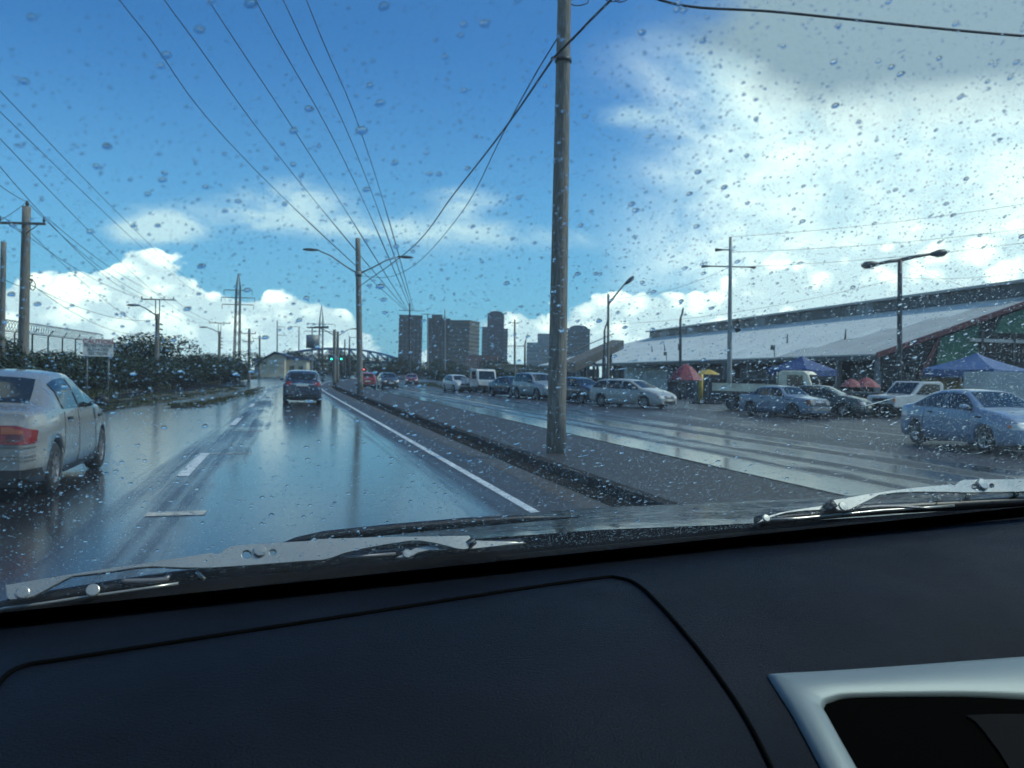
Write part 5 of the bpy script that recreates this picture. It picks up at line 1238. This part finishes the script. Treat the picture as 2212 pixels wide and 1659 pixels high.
far_c = Vector((*cx((2700,1250)), 0)); rows = [[on_dash(*(a.lerp(far_c, f_)).xy, .002) for a in pi_] for f_ in (-.02, .03, .08, .14, .2, .27, .34, .42, .5, .58, .66, .75, .85, 1.0)]
cbuild(MB().grid(rows, True, True), 'vent_dark_patch', mat('vent_black', (.0015,.0015,.0015), .9, spec=.02), dash)  # black patch lying on the skin; darkness of the opening put into its colour
fl = [(1850,665),(1905,700),(1960,765),(2050,885),(2120,1000),(2190,1120),(2500,1120),(2500,640),(2212,655),(2000,655)]
P = [on_dash(*cx(p), .004) for p in fl]; cbuild(MB().add(P+[p-Z3*.004 for p in P], [list(range(10))]+[(i,(i+1) % 10,10+(i+1) % 10,10+i) for i in range(10)]), 'vent_flap', mat('flap_grey', (.0045,.005,.0065), .8, spec=.08), dash)

# bonnet rear edge and cowl seen over the wipers
crest = [(540,1215),(600,1174),(690,1150),(850,1132),(1000,1118),(1150,1107),(1300,1096),(1500,1088),(1700,1079),(1900,1067),(2050,1055),(2212,1042),(2420,1020)]
def Dbase(x): return .8+.55*x/2212
rows = []
for dy, dD in ((160,2.2),(12,1.5),(0,1.15),(5,.95),(16,.78),(26,.66),(30,.60),(34,.52),(48,.42)):
    rows.append([ap(x, y+dy*(1.0 if x > 900 else .55+.45*max(0,(x-540))/360), Dbase(x)+dD) for x, y in crest])
cbuild(MB().grid(rows, True), 'bonnet', M_BON)
cbuild(MB().tube([ap(x, y, Dbase(x)+.5) for x, y in [(585,1184),(640,1168),(700,1159),(850,1143),(1000,1130),(1130,1121),(1250,1117)]], [.001,.006,.0095,.0095,.009,.007,.001], 8), 'bonnet_seal', M_RUB)
rows = []
for dy, dD in ((40,.53),(44,.46),(60,.36),(120,.16),(230,.08)): rows.append([ap(x, y+dy*(1.0 if x > 900 else .55+.45*max(0,(x-540))/360), Dbase(x)+dD) for x, y in [(-300,1345),(0,1287),(125,1262),(333,1222),(470,1203)]+crest])
cbuild(MB().grid(rows, True), 'cowl', mat('cowl_black', (.003,.003,.0035), .95, spec=.0, var=.3, vs=6))

WA, WB_ = gpt(0, .010), gpt(1.2, .060); wdir = (WB_-WA).normalized(); wno = wdir.cross(nd_).normalized()
wno = wno if wno.dot(ud_) > 0 else -wno
wup = wno.cross(wdir).normalized(); wup = wup if wup.dot(nd_) > 0 else -wup
def on_wip(x, y, o=0.0):                     # o: nearer to the car's inside (+) or farther out along the bonnet (-)
    d = pix_dir(x, y); t_ = (WA+wno*o-CP).dot(wno)/d.dot(wno); return CP+d*t_
# wipers: pressed-metal frames in the wiper plane, with yokes, rivets and rubber
def plate(pts, conv, o, th, name, m, parent, holes=()):
    cu = bpy.data.curves.new('c', 'CURVE'); cu.dimensions = '2D'; cu.fill_mode = 'BOTH'; cu.extrude = th/2; cu.bevel_depth = .0007; cu.bevel_resolution = 1
    org = WA+wno*o
    def loc2(p): v = on_wip(*conv(p), o)-org; return (v.dot(wdir), v.dot(wup))
    loops = [[loc2(p) for p in pts]] + [[loc2((hx+rx*math.cos(6.2832*k/18), hy+ry*math.sin(6.2832*k/18))) for k in range(18)] for hx, hy, rx, ry in holes]
    for lp in loops:
        sp_ = cu.splines.new('POLY'); sp_.points.add(len(lp)-1); sp_.use_cyclic_u = True
        for pt, v in zip(sp_.points, lp): pt.co = (v[0], v[1], 0, 1)
    ob = bpy.data.objects.new('c', cu); COL.objects.link(ob); me = bpy.data.meshes.new_from_object(ob.evaluated_get(bpy.context.evaluated_depsgraph_get())); bpy.data.objects.remove(ob)
    me.materials.clear(); me.materials.append(m); o_ = bpy.data.objects.new(name, me); COL.objects.link(o_); o_.parent = parent
    mw = Matrix((wdir, wup, wdir.cross(wup))).transposed().to_4x4(); mw.translation = org-CO; o_.matrix_local = mw; return o_
def rivet(p, conv, o, r, parent, h=.0012):
    c_ = on_wip(*conv(p), o)-CO; pr = [(r,-.002),(r,h),(r*.85,h*1.4),(0,h*1.5)]; rows = []
    for k in range(15):
        a = 6.2832*k/14; rows.append([c_+wdir*(q*math.cos(a))+wup*(q*math.sin(a))+wno*hh for q, hh in pr])
    return fixn(MB().grid(rows, False).build('rivet', M_WIP, parent))
cA = lambda p: (p[0]/1.0533/1.8228, (1900+p[1]/1.0533)/1.8228)
cB = lambda p: ((3000+p[0]/2.1434)/1.8228, (1850+p[1]/2.1434)/1.8228)
def rail(pts, conv, o, r, name, m, parent, flat=1.0):
    return MB().tube([on_wip(*conv(p), o)-CO for p in pts], r, 8).build(name, m, parent)
# left wiper
wl = plate([(28,430),(150,410),(280,388),(420,366),(560,345),(720,321),(880,296),(892,301),(905,301),(918,294),(935,281),(955,271),(980,265),(1120,256),(1280,247),(1300,240),(1500,233),(1750,228),(1942,225),(1946,230),(1946,266),(1938,276),(1920,279),(1890,275),(1850,264),(1800,252),(1740,243),(1700,243),(1600,258),(1500,276),(1420,296),(1380,312),(1340,322),(1250,328),(1060,343),(880,355),(760,355),(640,350),(560,355),(470,370),(300,390),(262,408),(225,428),(180,452),(140,473),(110,482),(45,487),(34,482)],
           cA, .0, .003, 'wiper', M_WIP, car, [(1022,302,22,20),(1131,292,16,15)])
plate([(20,517),(55,509),(110,490),(170,462),(220,440),(280,431),(330,430),(380,437),(438,424),(440,432),(436,450),(424,462),(395,467),(365,464),(330,452),(290,446),(240,450),(190,462),(120,492),(60,514)], cA, -.006, .003, 'yoke', M_WIP, wl).matrix_parent_inverse = wl.matrix_local.inverted()
plate([(1650,312),(1690,292),(1720,276),(1770,268),(1830,266),(1870,272),(1840,282),(1780,282),(1730,292),(1710,305),(1680,312)], cA, -.006, .003, 'yoke', M_WIP, wl).matrix_parent_inverse = wl.matrix_local.inverted()
plate([(1955,244),(2040,246),(2155,252),(2080,262),(1950,277)], cA, -.008, .002, 'blade_end', M_WIP, wl).matrix_parent_inverse = wl.matrix_local.inverted()
def sub(o): o.matrix_parent_inverse = wl.matrix_local.inverted(); return o
for p, r in (((95,457),.0058),((385,447),.006),((1898,260),.0055),((1688,296),.005)): sub(rivet(p, cA, .002 if r > .0056 else -.004, r, wl))
sub(rivet((1077,286), cA, .002, .0062, wl, .0025))
sub(rail([(-60,540),(30,512),(200,478),(440,440),(700,400),(900,375),(1250,345),(1500,312),(1700,292),(1960,268),(2160,253)], cA, -.014, .0060, 'rubber_blade', M_RUB, wl))
sub(rail([(-60,526),(30,500),(200,464),(440,424),(700,385),(900,362),(1250,335),(1500,300),(1700,282)], cA, -.012, .0035, 'blade_rail', M_RUB, wl))
sub(rail([(-60,545),(20,522),(160,505),(320,480),(600,440),(740,418)], cA, -.008, .0016, 'blade_edge', M_WIP, wl))
sub(rail([(505,404),(520,412),(640,408),(690,402),(705,378)], cA, -.007, .003, 'spring_clip', M_HUB, wl)); sub(rail([(815,372),(850,402)], cA, -.007, .002, 'spring_clip', M_WIP, wl)); sub(rail([(1415,298),(1425,312),(1640,296)], cA, -.007, .002, 'spring_clip', M_HUB, wl))
cb_ = MB(); cb_.tube([on_wip(*cA((1945,240)), .0)-CO, on_wip(*cA((1960,262)), .0)-CO], .006, 8); sub(cb_.build('end_cap', M_RUB, wl))
# right wiper
wr_ = plate([(580,265),(700,245),(850,218),(980,198),(1100,180),(1300,155),(1450,142),(1590,130),(1602,137),(1618,138),(1640,126),(1660,104),(1700,91),(1800,90),(2000,87),(2212,85),(2600,80),(2900,78),(2900,150),(2600,178),(2212,186),(1900,192),(1750,195),(1550,190),(1300,188),(1120,196),(980,215),(930,240),(870,270),(800,305),(740,335),(700,343),(640,343),(618,330)],
            cB, .0, .003, 'wiper', M_WIP, car, [(1787,148,32,26),(1931,140,24,22)])
def sub2(o): o.matrix_parent_inverse = wr_.matrix_local.inverted(); return o
def low(o): return sub2(o)
low(plate([(-20,440),(40,398),(150,368),(300,340),(450,318),(570,302),(605,335),(500,340),(350,348),(200,365),(100,392)], cB, -.006, .003, 'yoke', M_WIP, wr_))
low(plate([(740,335),(850,312),(1000,300),(1150,300),(1290,308),(1380,325),(1290,322),(1150,312),(1000,312),(870,322)], cB, -.006, .002, 'yoke', M_HUB, wr_))
sub2(rivet((683,308), cB, .002, .0065, wr_)); sub2(rivet((35,408), cB, -.004, .005, wr_)); sub2(rivet((1852,126), cB, .002, .009, wr_, .003))
sub2(rail([(-40,438),(40,425),(350,385),(700,355),(1100,325),(1600,300),(2212,265),(2900,225)], cB, -.014, .0075, 'rubber_blade', M_RUB, wr_))
sub2(rail([(0,425),(300,412),(700,375),(1000,345),(1400,320),(1620,302)], cB, -.008, .0022, 'blade_rail', M_WIP, wr_))
for xx, yy in ((1475,245),(1715,225),(2125,205)): sub2(rail([(xx-25,yy),(xx+25,yy-2)], cB, -.008, .004, 'spring_clip', M_WIP, wr_))
sub2(MB().tube([on_wip(*cB((552,275)), .0)-CO, on_wip(*cB((600,335)), .0)-CO], .008, 8).build('end_cap', M_RUB, wr_))

# shell of the car: roof, pillars, doors, rear, floor
def slab(P, d, name, m): cbuild(MB().prism(P, (0,0,0), d), name, m)
M_LIN = mat('lining', (.05,.05,.05), .9)
zt = gpt(0, T1).z; q0 = (gpt(0, T1)-BX0).dot(kd)
def hp(s, q_, z): v = BX0+bd*s+kd*q_; return Vector((v.x, v.y, z))
slab([hp(S0+.06,q0-.06,zt), hp(S1-.06,q0-.06,zt), hp(S1-.06,3.2,zt+.04), hp(S0+.06,3.2,zt+.04)], Z3*.06, 'roof', M_LIN)
for s_ in (S0-.03, S1+.0):
    slab([hp(s_,-.35,.45), hp(s_,3.2,.45), hp(s_,3.2,1.22), hp(s_,-.35,1.20)], bd*.05, 'door', M_LIN)
    dx = .10 if s_ < 0 else -.10
    slab([gpt(s_,-.05), gpt(s_,.02)+kd*.09, gpt(s_+dx*.9,T1)+kd*.09, gpt(s_+dx*.9,T1-.06)], bd*.05, 'pillar', M_LIN)
    slab([hp(s_+dx*.3,.1,1.22), hp(s_+dx*.3,3.15,1.22), hp(s_+dx*.8,3.1,zt+.02), hp(s_+dx*.8,q0+.03,zt+.02)], bd*.004, 'side_glass', M_SGL)
slab([hp(S0,3.2,.45), hp(S1,3.2,.45), hp(S1,3.2,zt+.06), hp(S0,3.2,zt+.06)], kd*.05, 'rear_panel', M_LIN)
slab([hp(S0,-.3,.45), hp(S1,-.3,.45), hp(S1,3.2,.45), hp(S0,3.2,.45)], Z3*.04, 'floor_panel', M_LIN)

# ------------------------------------------------------------------ raindrops on the outer face of the glass
def cap(r, h, rings, seg, sx=1.0, sy=1.0, wob=0.0, ph=0.0):
    vs, fs = [], []
    for i in range(rings):
        a = (i/rings); rr = r*math.cos(a*math.pi/2)**.9; hh = h*math.sin(a*math.pi/2)
        for k in range(seg):
            t_ = 6.28318*k/seg; w_ = 1+wob*math.sin(2*t_+ph)+wob*.6*math.sin(3*t_+ph*2)
            vs.append((rr*w_*math.cos(t_)*sx, rr*w_*math.sin(t_)*sy, hh))
    vs.append((0,0,h)); nb_ = len(vs); vs += [(v_[0], v_[1], 0.0) for v_ in vs[:seg]]
    for i in range(rings-1):
        for k in range(seg): fs.append((i*seg+k, i*seg+(k+1) % seg, (i+1)*seg+(k+1) % seg, (i+1)*seg+k))
    for k in range(seg): fs.append(((rings-1)*seg+k, (rings-1)*seg+(k+1) % seg, rings*seg))
    fs.append(tuple(range(nb_, nb_+seg))[::-1]); return vs, fs
def drop_mesh(name, vs, fs):
    me = bpy.data.meshes.new(name); me.from_pydata(vs, [], fs); me.update(); me.polygons.foreach_set('use_smooth', [len(f_) < 5 for f_ in fs]); me.materials.append(M_WATER); return me
def in_view(s, t_):
    d = gpt(s, t_)-CP; z = d.dot(fw)
    if z < .1: return False
    x, y = 512+FPX*d.dot(rt)/z, 384-FPX*d.dot(up)/z; return -20 < x < 1044 and -20 < y < 700
def wiped(s, t_): return t_ > .05
drops = []
while len(drops) < 2300:                       # larger drops
    s, t_ = rnd.uniform(-.1, 1.5), rnd.uniform(.05, .80)
    if in_view(s, t_): drops.append((s, t_, (.00060+.00120*rnd.random()**2.0+(.0009*rnd.random() if rnd.random() < .06 else 0))))
drops.sort(key=lambda d: -d[2])
PM = [drop_mesh('raindrop', *cap(1, .5+.06*k, 6, 16, 1.0+.05*k, 1.0, .05, k*1.1)) for k in range(6)]
rot0 = Matrix((bd, ud_, nd_)).transposed()
for i, (s, t_, r) in enumerate(drops[:300]):
    o = bpy.data.objects.new('raindrop', PM[i % 6]); COL.objects.link(o)
    stretch = 1.0+.5*max(0, s-.5)*rnd.random()+.12*rnd.random()
    m_ = rot0.to_4x4() @ Matrix.Rotation(R(20)+rnd.uniform(-.4, .4), 4, 'Z') @ Matrix.Diagonal((r*stretch, r, r, 1)); m_.translation = gpt(s, t_, .0002); o.matrix_world = m_
    tag(o, 'one of the larger clear raindrops clinging to the windscreen', 'raindrop', 'large raindrops on the windscreen')
import numpy as np
nrg = np.random.default_rng(11)
def v3(v): return np.array(v[:])
nb, nu, nn_, n0, ncp = v3(bd), v3(ud_), v3(nd_), v3(BX0), v3(CP)
def scatter(n, tmin, weight):
    S_, T_ = np.empty(0), np.empty(0)
    while len(S_) < n:
        a, c_ = nrg.uniform(-.12, 1.55, n*2), nrg.uniform(tmin, .82, n*2)
        d = n0+a[:,None]*nb+c_[:,None]*nu-ncp; z = d@v3(fw); x = 512+FPX*(d@v3(rt))/z; y = 384-FPX*(d@v3(up))/z
        k = (z > .1) & (x > -20) & (x < 1044) & (y > -20) & (y < 700) & (nrg.random(len(a)) < weight(a, c_)); S_ = np.r_[S_, a[k]]; T_ = np.r_[T_, c_[k]]
    return S_[:n], T_[:n]
PV, PF, PS, off_ = [], [], [], 0
def put(S_, T_, r, rings, seg, st, ang, h):
    """many caps at once: arrays of position, radius, stretch, angle"""
    global off_
    base_v, base_f = cap(1, 1, rings, seg); bv = np.array(base_v); n = len(S_)
    ph = nrg.uniform(0, 6.28, n); th_ = np.arctan2(bv[:,1], bv[:,0]); wob = 1+.08*np.sin(2*th_[None]+ph[:,None])+.05*np.sin(3*th_[None]+2*ph[:,None])
    x = bv[None,:,0]*wob*(r*st)[:,None]; y = bv[None,:,1]*wob*r[:,None]; z = bv[None,:,2]*(r*h)[:,None]
    ca, sa = np.cos(ang)[:,None], np.sin(ang)[:,None]; X, Y = x*ca-y*sa, x*sa+y*ca
    P = (n0+S_[:,None]*nb+T_[:,None]*nu+.0002*nn_)[:,None,:]+X[...,None]*nb+Y[...,None]*nu+z[...,None]*nn_
    PV.append(P.reshape(-1, 3)); m_ = len(bv)
    if bd.cross(ud_).dot(nd_) < 0: base_f = [f_[::-1] for f_ in base_f]
    for k in range(n): PF.extend([tuple(i_+off_+k*m_ for i_ in f_) for f_ in base_f])
    PS.extend([len(f_) < 5 for f_ in base_f]*n); off_ += n*m_
q = np.array(drops[300:]); n = len(q)
put(q[:,0], q[:,1], q[:,2], 4, 12, 1+.5*np.clip(q[:,0]-.5,0,1)*nrg.random(n)+.1*nrg.random(n), .35+nrg.uniform(-.3,.3,n), nrg.uniform(.42,.6,n))
lowright = lambda a, c_: .22+.78*np.clip(a/.95, 0, 1)*(1-.55*c_/.8)
n = 25000; a, c_ = scatter(n, .03, lambda a, c_: .45+.55*lowright(a, c_)); put(a, c_, .00026+.00052*nrg.random(n)**2.2, 3, 8, 1+.4*nrg.random(n), .35+nrg.uniform(-.3,.3,n), nrg.uniform(.42,.6,n))
n = 52000; a, c_ = scatter(n, .03, lowright); put(a, c_, .00018+.00022*nrg.random(n)**2, 2, 5, 1+.3*nrg.random(n), np.full(n,.35), np.full(n,.5))
# wind-drawn runs and merged drops
runs = [on_glass(1895, 870), on_glass(1345, 797), on_glass(1370, 780), on_glass(2030, 705), on_glass(2075, 690), on_glass(1440, 640+60), on_glass(1960, 905), on_glass(1260, 985), on_glass(1405, 965)]
rs = np.array([(p-BX0).dot(bd) for p in runs]+list(nrg.uniform(.75, 1.35, 46))); rt_ = np.array([(p-BX0).dot(ud_) for p in runs]+list(nrg.uniform(.06, .5, 46))); n = len(rs)
put(rs, rt_, nrg.uniform(.0006, .0012, n), 4, 14, np.r_[14, nrg.uniform(2.2, 4.5, n-1)], .40+nrg.uniform(-.15,.15,n), np.full(n,.45))
q = np.array(drops[:700:2]); n = len(q); put(q[:,0]+q[:,2]*nrg.uniform(-1.6,1.6,n), q[:,1]+q[:,2]*nrg.uniform(-1.6,1.6,n), q[:,2]*nrg.uniform(.25,.6,n), 3, 10, np.full(n,1.15), np.full(n,.3), np.full(n,.5))
V = np.concatenate(PV); Fc = PF; SMo = PS
me = bpy.data.meshes.new('rain_spray'); me.from_pydata(V.tolist(), [], Fc); me.update(); me.polygons.foreach_set('use_smooth', SMo); me.materials.append(M_WATER)
o = bpy.data.objects.new('rain_spray', me); COL.objects.link(o); tag(o, 'fine rain droplets and spray covering the whole windscreen', 'raindrops', kind='stuff')

# ------------------------------------------------------------------ haze
hb = MB().box((100, 550, 29.0), (1990, 1690, 60.0)); ho = hb.build('haze', None); ho['kind'] = 'stuff'; ho['label'] = 'thin bluish rain haze hanging over the whole scene'; ho['category'] = 'haze'
hm = bpy.data.materials.new('haze'); hm.use_nodes = True; t = hm.node_tree; t.nodes.clear(); g3 = NG(t)
pv = g3.n('ShaderNodeVolumePrincipled'); pv.inputs['Color'].default_value = (.86,.93,1,1); pv.inputs['Density'].default_value = .00026; pv.inputs['Anisotropy'].default_value = .3
out = g3.n('ShaderNodeOutputMaterial'); t.links.new(pv.outputs[0], out.inputs['Volume']); ho.data.materials.append(hm)
